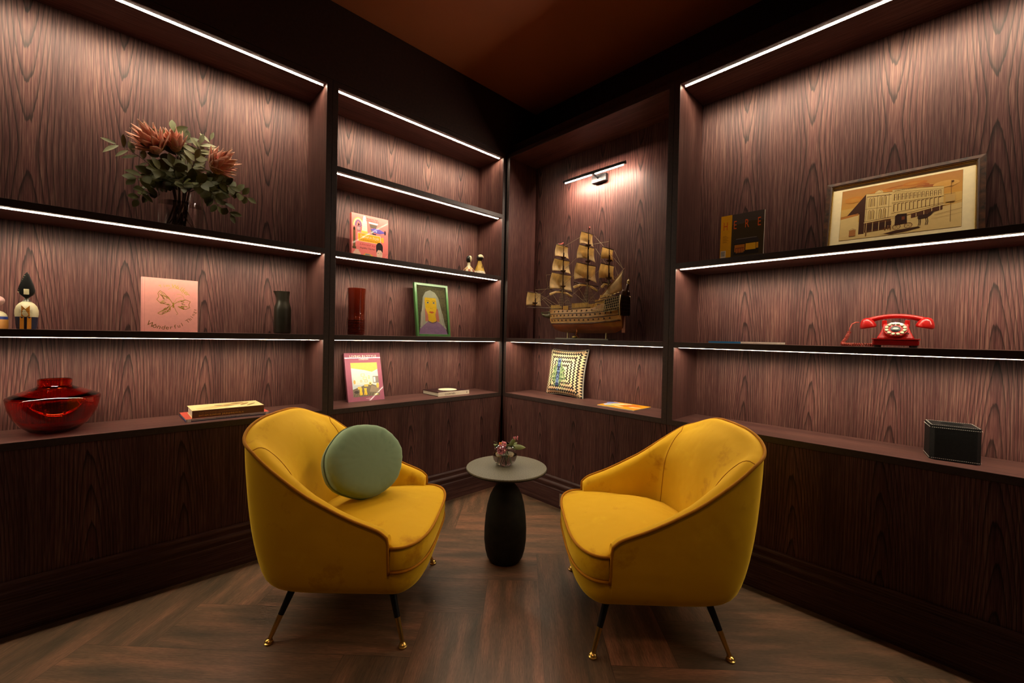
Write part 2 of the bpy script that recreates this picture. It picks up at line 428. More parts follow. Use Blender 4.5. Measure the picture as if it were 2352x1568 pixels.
# ================================================================== SETTING
ROOM = 4.6; HC = 3.11; D = 0.311; TH = 0.032
b = MB().box(-0.35, ROOM, -ROOM, 0.35, -0.05, 0.0)
o = b.build('floor', floor_mat()); o['kind'] = 'structure'
CEIL = plain('burnt_orange_ceiling', (0.30, 0.085, 0.022, 1), 0.75, vary=0.05, scale=3)
o = MB().box(-0.35, ROOM, -ROOM, 0.35, HC, HC + 0.05).build('ceiling', CEIL); o['kind'] = 'structure'
DARKWALL = plain('near_black_wall', (0.014, 0.008, 0.007, 1), 0.7, vary=0.1, scale=5)
o = MB().box(-0.40, -0.33, -ROOM, 0.40, 0, HC).build('wall_left', DARKWALL); o['kind'] = 'structure'
o = MB().box(-0.33, ROOM, 0.33, 0.40, 0, HC).build('wall_right', DARKWALL); o['kind'] = 'structure'
ROOMWALL = plain('dark_plum_wall', (0.05, 0.026, 0.020, 1), 0.7, vary=0.1, scale=4)
o = MB().box(-0.33, ROOM, -ROOM - 0.06, -ROOM, 0, HC).build('wall_back', ROOMWALL); o['kind'] = 'structure'
o = MB().box(ROOM, ROOM + 0.06, -ROOM - 0.06, 0.40, 0, HC).build('wall_front', ROOMWALL); o['kind'] = 'structure'
o = MB().box(-0.329, 0.0, -ROOM + 0.01, 0.329, 2.666, HC - 0.001).build('trim_1', BLACKWOOD, bevel=0.001); o['kind'] = 'structure'
o = MB().box(0.0015, ROOM - 0.01, 0.045, 0.329, 2.666, 2.75).build('trim_2', BLACKWOOD, bevel=0.001); o['kind'] = 'structure'

# baseboards: a moulded profile (distance out from the cabinet face, height)
BB = [(0.0, 0.0), (0.020, 0.0), (0.020, 0.118), (0.0185, 0.124), (0.0155, 0.127), (0.0155, 0.133), (0.018, 0.140), (0.0215, 0.146), (0.0225, 0.153),
      (0.021, 0.160), (0.016, 0.166), (0.011, 0.170), (0.0095, 0.177), (0.0105, 0.184), (0.013, 0.190), (0.0125, 0.197), (0.009, 0.203), (0.004, 0.207), (0.0, 0.208)]
def baseboard(name, left):
    b = MB(); rows = []
    for far in (0, 1):
        row = []
        for d, z in BB:
            s = 3.4 if far else d
            row.append((d, -s, z) if left else (s, -d, z))
        rows.append(row)
    b.grid(rows); b.build(name, wood(2, 1 if left else 0, 0.1, False, 0.55), smooth=True)['kind'] = 'structure'
baseboard('baseboard_left', True); baseboard('baseboard_right', False)

# ================================================================== CABINETRY
# wall frames: local x = to the viewer's right along the wall, local y = into the wall
LROT = PI / 2
def wl(x, y, z, left):           # wall-frame point -> world
    return (-y, x, z) if left else (x, y, z)
Z0, Z1, ZT = 0.7154, 0.7454, 2.631
def bookcase(left, x0, x1, shelves, toplight, label, leafoff, sidelabel=None):
    """x0..x1 outer edges in the wall frame; shelves = list of (top, thickness)"""
    r = empty('bookcase', wl(x0, 0, Z0, left), LROT if left else 0, label, 'bookcase', 'built-in shelving bays along the two walls')
    W = x1 - x0; a = TH; z = lambda h: h - Z0
    wb = wood(0, 2, leafoff, True, 1.0); ws = wood(1, 2, 0.12 + leafoff, False, 0.85, 'stained_oak_side'); wh = wood(1, 0, 0.3 + leafoff, False, 0.95, 'stained_oak_shelf')
    e = 0.0008
    MB().box(a, W - a, D, D + 0.015, 0, z(ZT + 0.03)).build('back_panel', wb, r)
    def panel(nm, x0_, x1_, y0, y1, z0, z1, m):
        # body of veneer plus a front-edge strip with its shade painted in as dark colour
        o = MB().box(x0_, x1_, y0 + 0.003, y1, z0, z1).build(nm, m, r)
        MB().box(x0_, x1_, y0, y0 + 0.003, z0, z1).build('front_edge', BLACKWOOD, o, bevel=0.0006)
        return o
    panel('side_panel', e, a, 0, D + 0.015, 0, z(ZT + TH), ws)
    panel('side_panel', W - a, W - e, 0, D + 0.015, 0, z(ZT + TH), ws)
    panel('bottom_panel', a, W - a, 0, D, 0, z(Z1), wh)
    panel('top_panel', a, W - a, 0, D, z(ZT), z(ZT + TH), wh)
    leds = []
    for t, th in shelves:
        panel('shelf', a, W - a, 0, D, z(t - th), z(t), wh); leds.append(t - th)
    if toplight: leds.append(ZT)
    for h in leds:
        l = MB().box(a + 0.012, W - a - 0.012, 0.031, 0.039, z(h) - 0.0005, z(h) - 0.0001).build('led_strip', LED, r)
        ld = bpy.data.lights.new('strip_lens', 'AREA'); ld.shape = 'RECTANGLE'; ld.size = W - 2 * a - .03; ld.size_y = .0045; ld.energy = LED_LENS_W * ld.size * (3.1 if h > 2.5 else 2.2 if h > 1.9 else 1.55 if h > 1.5 else 0.9)
        ld.color = LED_COL[:3]; ld.spread = math.radians(92)
        lo = bpy.data.objects.new('strip_lens', ld); COL.objects.link(lo); lo.parent = r; lo.location = (W / 2, .0365, z(h) - .0020)
        lo.rotation_euler = (math.radians(48), 0, 0)
        MB().box(a + 0.006, W - a - 0.006, 0.0450, 0.0465, z(h) - 0.0032, z(h)).build('profile_lip', LIP, l)
    return r
A0, A1 = -3.42, -1.3775; B0, B1 = -1.3775, -0.005
bookcase(True, A0, A1, [(1.186, .03), (1.685, .03)], True, 'wide lit shelving bay at far left, holding the tall protea bouquet', 3.42 + 0.31 * 20 - 1.70 * 0 - 0.155 + 0.06)
bookcase(True, B0, B1, [(1.186, .03), (1.681, .03), (2.177, .03)], True, 'narrower lit shelving bay left of the corner, five compartments with green picture frame', 1.3775 + 0.10)
bookcase(False, 0.003, 1.395, [(1.186, .03)], False, 'shelving bay right of the corner with model ship niche and zigzag cushion', 0.003 + 0.06)
bookcase(False, 1.395, 3.45, [(1.186, .03), (1.6286, .03)], True, 'wide lit shelving bay on the right wall, holding red telephone and framed street picture', 1.395 + 0.02)
def base_cabinet(left, x0, x1, label, leafoff):
    r = empty('base_cabinet', wl(x0, 0, 0, left), LROT if left else 0, label, 'cabinet', 'base cabinets below the shelving bays')
    W = x1 - x0
    MB().box(0.0012, W - 0.0012, 0.004, 0.024, 0.0, Z0 - 0.001).build('front_panel', wood(0, 2, leafoff, True, 0.95), r)
    MB().box(0.0012, W - 0.0012, 0.024, D + 0.015, 0.0, Z0 - 0.001).build('carcass', BLACKWOOD, r)
base_cabinet(True, A0, A1, 'long dark oak base cabinet under the far left shelving bay', 3.42 + 0.02)
base_cabinet(True, B0, B1, 'dark oak base cabinet left of the corner, behind the green cushion chair', 1.3775 + 0.10)
base_cabinet(False, 0.003, 1.395, 'dark oak base cabinet right of the corner, behind the side table', 0.06)
base_cabinet(False, 1.395, 3.45, 'long dark oak base cabinet under the right wall bay with the telephone', 1.395 + 0.02)

# wall socket at the baseboard right of the corner
t = empty('wall_socket', (0.69, -0.021, 0.02), 0, 'steel socket plate low on the baseboard, half hidden by the right armchair', 'socket')
MB().box(-0.045, 0.045, -0.007, 0, 0.0, 0.088).build('cover_plate', plain('steel_plate', (0.5, 0.48, 0.44, 1), 0.3, 1.0), t, bevel=0.002)
MB().box(-0.03, 0.03, -0.010, -0.0065, 0.018, 0.07).build('socket_insert', plain('black_plastic', (0.02, 0.02, 0.02, 1), 0.4), t, bevel=0.002)
# ================================================================== ARMCHAIRS
def lerp(tab, x):
    if x <= tab[0][0]: return tab[0][1]
    for (a, va), (b_, vb) in zip(tab, tab[1:]):
        if x <= b_: 
            t = (x - a) / (b_ - a); return va + (vb - va) * t
    return tab[-1][1]
def slerp(tab, x):
    # smooth (cubic hermite, finite difference) interpolation
    n = len(tab)
    if x <= tab[0][0]: return tab[0][1]
    if x >= tab[-1][0]: return tab[-1][1]
    for i in range(n - 1):
        if x <= tab[i + 1][0]: break
    def m(k):
        if k == 0: return (tab[1][1] - tab[0][1]) / (tab[1][0] - tab[0][0])
        if k == n - 1: return (tab[-1][1] - tab[-2][1]) / (tab[-1][0] - tab[-2][0])
        return (tab[k + 1][1] - tab[k - 1][1]) / (tab[k + 1][0] - tab[k - 1][0])
    h = tab[i + 1][0] - tab[i][0]; t = (x - tab[i][0]) / h
    return ((2 * t ** 3 - 3 * t ** 2 + 1) * tab[i][1] + (t ** 3 - 2 * t ** 2 + t) * h * m(i) + (-2 * t ** 3 + 3 * t ** 2) * tab[i + 1][1] + (t ** 3 - t ** 2) * h * m(i + 1))
WZ = [(.185, .250), (.195, .284), (.21, .303), (.24, .320), (.31, .336), (.40, .347), (.50, .353), (.62, .354), (.75, .350), (.87, .340)]
YR = [(.185, .245), (.195, .282), (.21, .304), (.24, .324), (.31, .345), (.45, .370), (.60, .387), (.75, .400), (.87, .403)]
YF = 0.205
RIM = [(-.345, .768), (-.30, .742), (-.25, .703), (-.2, .665), (-.1, .594), (0, .541), (.08, .503), (.14, .480), (.18, .462), (.205, .440)]
NE = 5.0
def plan(sv, z):
    """sv in [-1,1]: -1 front of right arm, 0 back centre, 1 front of left arm"""
    w_ = slerp(WZ, z); yr = slerp(YR, z); a = abs(sv); sg = 1 if sv < 0 else -1
    if a > 0.62:
        t = (a - .62) / .38; x = w_; y = YF * t
        x = w_ - 0.004 * t
    else:
        ph = (1 - a / .62) * PI / 2
        x = w_ * max(0, math.cos(ph)) ** (2 / NE); y = -yr * max(0, math.sin(ph)) ** (2 / NE)
    return Vector((sg * x, y, z))
def rimz(sv):
    p = plan(sv, 0.6)
    if p.y > -.345: return slerp(RIM, p.y)
    xx = abs(p.x) / abs(_xk)
    return   .768 + .064 * (1 - xx ** 2.8)
_xk = None
for _k in range(2000):
    _p = plan(-_k / 2000, .6)
    if _p.y > -.345: _xk = _p.x; break
VEL = velvet('mustard_velvet', (0.62, 0.350, 0.008, 1), (0.42, 0.190, 0.004, 1), (0.68, 0.41, 0.012, 1), 0.9, 5.0, (1.0, 0.68, 0.08, 1))
PIPE = velvet('piping_velvet', (0.34, 0.135, 0.004, 1), (0.26, 0.09, 0.003, 1), (0.42, 0.18, 0.006, 1), 0.5, 6.0)
def loopfront(w_, yside, yf, n=24):
    """front outline from right side (w_, yside) round to (-w_, yside)"""
    P = []
    for k in range(n + 1):
        ph = PI * k / n; c, s_ = math.cos(ph), math.sin(ph)
        P.append((w_ * math.copysign(abs(c) ** (2 / 3.4), c), yside + (yf - yside) * (abs(s_) ** (2 / 2.3))))
    return P
def armchair(loc, ang, label):
    r = empty('armchair', (loc[0], loc[1], 0), ang - PI / 2, label, 'armchair', 'pair of mustard velvet armchairs')
    S = [-1 + 2 * k / 144 for k in range(145)]
    DL = (-.004, -.006, -.003, .004, .016, .035, .05, .065, .08, .10, .12, .14, .17, .20, .23, .26, .30, .34, .38, .42, .47)
    zs0 = [.185, .190, .197, .206, .22, .24, .27]
    rows = []; crest = []
    for sv in S:
        zr = rimz(sv); row = []
        zz = zs0 + [.27 + (zr - .27) * k / 14 for k in range(1, 15)]
        for z in zz: row.append(plan(sv, z))
        # inward normal in plan
        p1 = plan(max(-1, sv - .01), zr); p2 = plan(min(1, sv + .01), zr); tv = (p2 - p1); tv.z = 0; tv.normalize()
        nv = Vector((-tv.y, tv.x, 0))
        if nv.dot(Vector((0, 0.02, 0)) - Vector((p1.x, p1.y, 0))) < 0: nv = -nv
        a = abs(sv); tm = lerp([(0, .135), (.25, .13), (.45, .10), (.62, .075), (1, .062)], a)
        crest.append((Vector(row[-1]), nv))
        for d in DL:
            z = zr - d
            if z < .33: z = .33 + (z - .33) * .02
            if d < 0.03: ds = db = {-.004: .012, -.006: .022, -.003: .032, .004: .042, .016: .052}[d]; g = 0
            else:
                g = 1 - math.exp(-(d - .016) / .075); ds = .052 + .016 * g; db = .052 + .088 * g
            zz_ = max(z, .33); w_ = slerp(WZ, zz_) - ds; yr = slerp(YR, zz_) - db
            # the outer leans back more than the padded inside
            if a > .62: q = plan(sv, zz_); row.append(Vector((math.copysign(abs(q.x) - ds, q.x), q.y, z)))
            else:
                yr -= .020 * g * max(0, 1 - (a / .38) ** 6)
                ne = NE + (2.9 - NE) * min(1, max(0, d) / .16); ph = (1 - a / .62) * PI / 2; sg = 1 if sv < 0 else -1
                row.append(Vector((sg * w_ * max(0, math.cos(ph)) ** (2 / ne), -yr * max(0, math.sin(ph)) ** (2 / ne), z)))
        rows.append(row)
    m = MB().grid(rows)
    nrow = len(rows[0])
    m.f.append(tuple(range(nrow))[::-1]); m.mi.append(0)
    m.f.append(tuple((len(rows) - 1) * nrow + i for i in range(nrow))); m.mi.append(0)
    m.build('upholstered_shell', VEL, r, smooth=True)
    # piping along the outer rim and down both arm fronts
    out = []
    for (p, nv) in crest: out.append(p - nv * .002 + Vector((0, 0, .003)))
    def down(sgn):
        sv = 1.0 * sgn; P = []
        zr = rimz(sv)
        for k in range(1, 9):
            z = zr - .004 - (zr - .30) * k / 8; q = plan(sv, z); P.append(Vector((q.x, q.y + .003, z)))
        return P
    rt = down(-1)[::-1]; lf = down(1)
    rim_ = rt + out + lf
    MB().tube(rim_, 0.0058, 8).build('rim_piping', PIPE, r, smooth='all')
    # seams where the padded back meets the sides
    for sgn in (-1, 1):
        k0 = 21; pts = []; nj = 22
        for jj in range(nj):
            sv = sgn * (.385 - .085 * jj / 21); u_ = (sv + 1) * 72; i = int(u_); fr_ = u_ - i
            pts.append(rows[i][jj + k0 - 1].lerp(rows[i + 1][jj + k0 - 1], fr_) + crest[i][1] * .0004)
        MB().tube(pts, 0.0017, 6).build('back_seam', PIPE, r, smooth='all')
    # seat base (front rail and underside)
    rows = []
    for z in (.186, .190, .197, .206, .22, .24, .265, .29, .306):
        w_ = slerp(WZ, z) - .003; yf = lerp([(.185, .265), (.19, .283), (.197, .297), (.206, .307), (.22, .315), (.24, .322), (.31, .333)], z)
        L_ = [Vector((x, y, z)) for x, y in loopfront(w_, YF - .004, yf)]
        B_ = []
        for k in range(1, 80):
            q = plan(1 - 2 * k / 80, z); B_.append(Vector((q.x * .985, q.y * .985, z)))
        rows.append(L_ + B_)
    m = MB().grid(rows, closeu=True); n = len(rows[0])
    m.f.append(tuple(range(n))); m.mi.append(0); m.f.append(tuple((len(rows) - 1) * n + i for i in range(n))); m.mi.append(0)
    m.build('seat_base', VEL, r, smooth=True)
    # T-shaped seat cushion with a crowned top
    def cush(w_, yf, grow=0):
        F = loopfront(w_, YF + .010, yf, 26)
        side = [(-.292, YF + .004), (-.285, .12), (-.275, 0), (-.25, -.10), (-.19, -.17), (-.10, -.20), (0, -.207)]
        return F + side + [(-x, y) for x, y in side[::-1][1:]]
    rows = []
    for z, g in ((.309, .985), (.318, 1.0), (.35, 1.012), (.385, 1.006), (.397, .998)):
        P = cush(.333 * g, .337 * g + .0); rows.append([Vector((x, y, z)) for x, y in P])
    P = cush(.333, .337)
    TH_ = [math.atan2(y - .05, x) for x, y in P]
    for k in range(1, len(TH_)):
        while TH_[k] < TH_[k - 1] - 3: TH_[k] += 2 * PI
    for _ in range(60):
        TH_ = [((TH_[k - 1] - (2 * PI if k == 0 else 0)) + TH_[k] + (TH_[(k + 1) % len(TH_)] + (2 * PI if k == len(TH_) - 1 else 0))) / 3 for k in range(len(TH_))]
    for q in (.985, .95, .9, .82, .72, .6, .46, .3, .15, .02):
        row = []; pi_ = 0
        for x, y in P:
            mm = min(1, (1 - q) * 2.4); th = TH_[pi_]; pi_ += 1
            ex = .30 * math.copysign(abs(math.cos(th)) ** .75, math.cos(th)); ey = .05 + (.27 if y > .05 else .25) * math.copysign(abs(math.sin(th)) ** .75, math.sin(th))
            xx = x + (ex - x) * mm; yy = y + (ey - y) * mm
            xx *= q; yy = .05 + (yy - .05) * q
            edge = 1 - q
            row.append(Vector((xx, yy, .400 + .052 * (1 - q ** 2.6) * (1 - .25 * max(0, yy) / .33))))
        rows.append(row)
    m = MB().grid(rows, closeu=True); n = len(rows[0])
    m.f.append(tuple(range(n))); m.mi.append(0); m.f.append(tuple((len(rows) - 1) * n + i for i in range(n))); m.mi.append(0)
    m.build('seat_cushion', VEL, r, smooth='all')
    for z, w_, yf in ((.400, .336, .340), (.306, .331, .337)):
        MB().tube([(x, y, z) for x, y in loopfront(w_, YF + .010, yf, 30)], 0.0056, 8).build('cushion_piping', PIPE, r, smooth='all')
    # splayed legs
    for sx in (-1, 1):
        for sy in (-1, 1):
            top = Vector((sx * .228, sy * .190, .205)); foot = Vector((sx * .293, sy * .258, .010)); mid = top.lerp(foot, .56)
            l = MB().tube([top, mid], [.0150, .0112], 16).build('leg', BLACKMETAL, r, smooth=True)
            MB().tube([mid, foot], [.0108, .0074], 16).build('brass_sleeve', BRASS, l, smooth=True)
            MB().lathe([(0, 0), (.0145, 0), (.0165, .003), (.0165, .006), (.012, .0085), (.012, .0105), (.0145, .0125), (.012, .0165), (.006, .019), (0, .0195)], 20, (foot.x, foot.y, 0.0)).build('foot_glide', BRASS, l, smooth=True)
    return r
armchair((.69, -1.456), math.radians(46), 'left mustard velvet armchair holding the round green cushion')
armchair((1.569, -.583), math.radians(226), 'right mustard velvet armchair with nothing on its seat')

# round sage velvet cushion on the left armchair
def round_cushion():
    a = math.radians(46); f = Vector((math.cos(a), math.sin(a), 0)); rt = Vector((f.y, -f.x, 0))
    c = Vector((.69, -1.456, 0)) + rt * -.055 + f * -.028 + Vector((0, 0, .605))
    r = empty('round_cushion', (c.x, c.y, .45), 0, 'round sage green velvet cushion leaning on the left armchair backrest', 'cushion')
    n = (Vector((2.3, -2.0, 1.6)) - c); n.z = 0; n.normalize()
    n = (n * .70 + f * .5); n.normalize(); n = (n + Vector((0, 0, .42))).normalized()
    x = Vector((0, 0, 1)).cross(n).normalized(); y = n.cross(x)
    R = .188; rows = []
    prof = []
    for k in range(13): prof.append((R * math.sin(PI / 2 * k / 12), .062 * (1 - (k / 12) ** 2.2) ** .6 + 0.018 * (1 - (k / 12) ** 8)))
    prof2 = prof + [(rr, -zz) for rr, zz in prof[::-1]]
    random.seed(5)
    for rr, zz in prof2:
        row = []
        for k in range(72):
            t_ = 2 * PI * k / 72; e_ = (rr / R) ** 3
            w_ = 1 + e_ * (.010 * math.sin(7 * t_ + 1) + .010 * math.sin(4 * t_ + .4) + .002 * math.sin(23 * t_))
            p = c - Vector((c.x, c.y, .45)) + (x * math.cos(t_) * w_ * .99 + y * math.sin(t_) * w_ * .88) * rr + n * (zz + .0015 * e_ * math.sin(23 * t_))
            row.append(p)
        rows.append(row)
    rows[0] = [rows[0][0] * 1.0 for _ in rows[0]]
    m = MB().grid(rows, closeu=True)
    m.build('cushion_cover', velvet('sage_velvet', (.19, .275, .165, 1), (.15, .225, .135, 1), (.23, .32, .20, 1), .7, 7.0, (.45, .55, .40, 1)), r, smooth='all')
    ed = []
    for k in range(72):
        t_ = 2 * PI * k / 72; w_ = 1 + (.010 * math.sin(7 * t_ + 1) + .010 * math.sin(4 * t_ + .4) + .002 * math.sin(23 * t_))
        ed.append(c - Vector((c.x, c.y, .45)) + (x * math.cos(t_) * w_ * .99 + y * math.sin(t_) * w_ * .88) * R * 1.004 - n * .004)
    MB().tube(ed, .0035, 6, closed=True).build('edge_seam', velvet('sage_seam', (.09, .13, .08, 1), (.07, .1, .06, 1), (.12, .16, .1, 1), .4), r, smooth='all')
round_cushion()

# ================================================================== SIDE TABLE
t = empty('side_table', (.872, -.752, 0), 0, 'small round side table with stone top on a dark tapered pedestal', 'table')
STONE = plain('speckled_stone', (.095, .084, .052, 1), .6, vary=.45, scale=190)
TPED = plain('dark_plaster', (.011, .009, .005, 1), .7, 0, 0, .2, .35, 25)
MB().lathe([(0, .476), (.150, .476), (.200, .482), (.213, .489), (.216, .4935), (.2145, .4985), (.212, .5), (0, .5)], 96).build('tabletop', [STONE], t, smooth=True)
MB().lathe([(0, .4745), (.150, .4745), (.202, .4805), (.2155, .4880), (.2165, .4890), (.2165, .493), (.2150, .494)], 96).build('tabletop_rim', TPED, t, smooth=True)
MB().lathe([(0, 0), (.070, 0), (.084, .006), (.096, .024), (.106, .06), (.1125, .11), (.1125, .17), (.108, .235), (.099, .295), (.086, .345), (.070, .378), (.054, .398), (.044, .408), (.038, .418), (.036, .432), (.040, .446), (.055, .458), (.080, .468), (.11, .475)], 64).build('pedestal', TPED, t, smooth=True)

# little glass bowl vase and posy
CLEAR = glass('clear_glass', (.97, .98, .97, 1)); WATER = glass('water', (.97, .93, .92, 1), 0, 1.33)
def leafmesh(m, base, d, up, L, wd, curl=.15, mi=0, nseg=6, tip=1.0):
    """lens-shaped leaf from base along d"""
    d = Vector(d).normalized(); up = Vector(up); sd = d.cross(up)
    if sd.length < 1e-4: sd = d.orthogonal()
    sd.normalize(); nn = sd.cross(d).normalized(); base = Vector(base)
    rows = []
    for k in range(nseg + 1):
        q = k / nseg; wq = wd * math.sin(PI * q ** tip) ** .8 if 0 < q < 1 else wd * .02
        c = base + d * (L * q) + nn * (-curl * L * q * q)
        rows.append([c - sd * wq / 2 + nn * wq * .12, c, c + sd * wq / 2 + nn * wq * .12])
    m.grid(rows, mi)
tv = (.845, -.742, .5)
t = empty('bowl_vase', tv, 0, 'small clear glass bowl vase on the side table', 'vase')
outer = [(.030, 0), (.048, .012), (.062, .032), (.068, .056), (.0665, .078), (.058, .098), (.043, .112)]
inner = [(.0410, .110), (.056, .096), (.0642, .077), (.0655, .056), (.0598, .034), (.046, .016), (.028, .009), (0, .009)]
MB().lathe([(0, 0)] + outer + inner, 48).build('glass_bowl', CLEAR, t, smooth='all')
MB().lathe([(0, .0085), (.0285, .0085), (.0468, .0155), (.0606, .0337), (.0662, .054), (.0662, .058), (0, .058)], 40).build('water', WATER, t, smooth=True)
t = empty('posy', (tv[0], tv[1], .5), 0, 'posy of small pink blossoms and green leaves in the bowl vase', 'flowers')
GREEN = plain('leaf_green', (.10, .135, .035, 1), .5, vary=.4, scale=25); PALEG = plain('pale_leaf', (.22, .27, .10, 1), .5, vary=.25, scale=25)
PINKB = plain('pink_blossom', (.62, .19, .26, 1), .6, vary=.35, scale=90); ORB = plain('orange_bud', (.65, .22, .03, 1), .6, vary=.3, scale=60)
random.seed(11)
cr = Vector((.69, .72, 0)); cu = Vector((0, 0, 1)); cf = Vector((.72, -.69, 0))
for (dx, dz, L, wd, mt, tdx, tdz, ty) in ((.028, .095, .085, .030, PALEG, .9, .12, .25), (.015, .085, .060, .026, GREEN, -.35, .35, -.3), (.02, .09, .075, .024, GREEN, .45, .8, .1), (.005, .08, .06, .026, GREEN, .2, .5, .5), (.03, .09, .05, .018, PALEG, .8, .75, -.2), (-.02, .085, .05, .02, PALEG, -.7, .5, .1)):
    m = MB(); leafmesh(m, cr * dx + cu * dz, cr * tdx + cu * tdz + cf * ty, cu * .6 + cf, L, wd); m.build('leaf', mt, t, smooth='all', solid=.0006)
m = MB()
for k in range(130):
    a = random.random() * 2 * PI; rr = random.random() ** .5 * .03
    p = cr * (-.012 + rr * math.cos(a) * .9) + cu * (.094 + rr * math.sin(a) * 1.1) + cf * (random.uniform(-.005, .03)) + cr * .35 * (rr * math.sin(a))
    m.sph(p, random.uniform(.0022, .0042), sz=random.uniform(1, 2), seg=6)
m.build('blossom_cluster', PINKB, t, smooth='all')
m = MB()
for k in range(8): m.sph(cr * (-.025 + random.uniform(-.006, .006)) + cu * (.118 + random.uniform(-.005, .006)) + cf * .01, .004, seg=6)
m.build('orange_bud', ORB, t, smooth='all')
m = MB()
for k in range(9):
    m.sph(cr * (.055 + random.uniform(-.012, .014)) + cu * (.142 + random.uniform(-.006, .012)), random.uniform(.0025, .004), sz=1.7, seg=6)
m.build('blossom_sprig', PINKB, t, smooth='all')
m = MB()
for k in range(9):
    a = 2 * PI * k / 9; m.tube([cr * .03 * math.cos(a) + cf * .03 * math.sin(a) + cu * .014, cr * random.uniform(-.02, .03) + cu * .1], .0013, 5)
m.tube([cr * .02 + cu * .09, cr * .05 + cu * .135, cr * .058 + cu * .15], .0012, 5); m.tube([cr * -.02 + cu * .09, cr * -.05 + cu * .122, cr * -.062 + cu * .126], .001, 5)
m.build('stems', GREEN, t, smooth='all')
#@@PART2
# ================================================================== THINGS ON THE SHELVES
def item(name, left, x, y, z, label, cat, yaw=0.0, group=None):
    return empty(name, wl(x, y, z, left), (LROT if left else 0) + yaw, label, cat, group)
def tilt(lean, off=(0, 0, 0)):
    return Matrix.Translation(Vector(off)) @ Matrix.Rotation(-lean, 4, 'X')
def standing_book(r, w, h, th, lean, cover, art, coverside=None, gloss=False, pages=(.75, .68, .52, 1), spine='L'):
    """front face in the local plane y=0, body behind it, leaning back"""
    M_ = tilt(lean)
    cm = plain('cover_%s' % r.name, cover, .45, vary=.04)
    m = MB(); m.M = M_
    m.box(0, w, 0, .0025, 0, h); m.box(0, w, th - .0025, th, 0, h)
    if spine == 'L': m.box(-.0015, .0025, 0, th, 0, h)
    else: m.box(w - .0025, w + .0015, 0, th, 0, h)
    m.build('cover', cm, r, bevel=.0008)
    m = MB(); m.M = M_
    m.box(.004 if spine == 'L' else .004, w - .004, .0026, th - .0026, .004, h - .004).build('page_block', plain('paper_%d' % int(pages[0] * 100), pages, .8, vary=.08, scale=200), r)
    if art:
        o = M_ @ Vector((0, -.0004, 0)); xd = M_.to_3x3() @ Vector((1, 0, 0)); yd = M_.to_3x3() @ Vector((0, 0, 1))
        art.build('cover_print', r, o, xd, yd, GLOSS if gloss else PRINT)
def flat_book(r, w, d, th, cover, spinecol=None, z0=0, pages=(.75, .68, .52, 1)):
    """lying; front-left corner at local origin, spine towards the viewer"""
    cm = plain('cover_%s_%d' % (r.name, int(z0 * 1000)), cover, .45, vary=.04)
    MB().box(0, w, 0, d, z0, z0 + .0025).box(0, w, 0, d, z0 + th - .0025, z0 + th).build('cover', cm, r, bevel=.0006)
    sm = plain('spine_%s_%d' % (r.name, int(z0 * 1000)), spinecol or cover, .45, vary=.04)
    MB().box(0, w, -.0015, .002, z0, z0 + th).build('spine', sm, r, bevel=.0006)
    MB().box(.004, w - .004, .002, d - .004, z0 + .0026, z0 + th - .0026).build('page_block', plain('paper_%d' % int(pages[0] * 100), pages, .8, vary=.08, scale=200), r)

# ---- pink butterfly book
G_ = rgb(158, 122, 30); G2 = rgb(196, 164, 70); GD = rgb(120, 84, 28)
W_, H_ = .213, .258
A = Art(W_, H_)
PK = rgb(236, 160, 150)
A.rect(PK, 0, 0, W_, H_); A.rect(rgb(226, 148, 140), 0, 0, .004, H_); A.rect(rgb(214, 136, 128), .011, 0, .0125, H_)
cx, cy = .117, .134
A.arctext(G2, 'Tim Walker', .1065, .139, lambda q: .088 - .004 * q, math.radians(120), math.radians(30), lambda q: .019 + .012 * q)
A.arctext(GD, 'Wonderful Things', .1065, .139, lambda q: .126 - .028 * q, math.radians(-128), math.radians(-12), lambda q: .032 - .014 * q, True)
random.seed(3)
for sx, pts in ((-1, [(0, 0), (-.012, .022), (-.034, .052), (-.050, .064), (-.058, .050), (-.054, .034), (-.062, .020), (-.050, .006), (-.030, .000), (-.010, -.004)]), (1, [(0, 0), (.020, .016), (.048, .026), (.066, .018), (.060, .002), (.064, -.012), (.048, -.022), (.034, -.018), (.018, -.010)]),
                (-1, [(0, -.002), (-.014, -.018), (-.024, -.040), (-.046, -.052), (-.058, -.046), (-.044, -.034), (-.030, -.026), (-.014, -.006)])):
    for k in range(len(pts) - 1):
        p, q = pts[k], pts[k + 1]
        A.line(G_, [(cx + p[0], cy + p[1]), (cx + q[0], cy + q[1])], .0022)
    for k in range(34):
        a, b_ = random.choice(pts[2:-1]), random.random()
        e_ = (a[0] * (.55 + .45 * b_) + random.uniform(-.004, .004), a[1] * (.55 + .45 * b_) + random.uniform(-.004, .004))
        f_ = (e_[0] * .78 + random.uniform(-.003, .003), e_[1] * .78 + random.uniform(-.003, .003))
        A.line(random.choice((G_, G2, GD)), [(cx + f_[0], cy + f_[1]), (cx + e_[0], cy + e_[1])], random.uniform(.0008, .0034))
A.ell(G_, cx, cy - .004, .003, .014, 12); A.line(G_, [(cx, cy), (cx + .010, cy - .03), (cx + .018, cy - .045), (cx + .012, cy - .05)], .0016)
A.arc(G2, cx + .004, cy + .05, .032, .2, 2.4, .0016); A.arc(G2, cx + .02, cy + .03, .022, -.4, 1.9, .0014); A.line(G2, [(cx, cy), (cx + .012, cy + .03), (cx + .034, cy + .04)], .0012)
for k in range(24): A.ell(G2, cx + random.uniform(-.06, .075), cy + random.uniform(-.03, .07), .0009, .0009, 5)
t = item('hardcover_book', True, -2.193, .12, 1.186, 'pink hardcover book with a gold butterfly standing on the left middle shelf', 'book')
standing_book(t, W_, H_, .022, .05, PK, A)

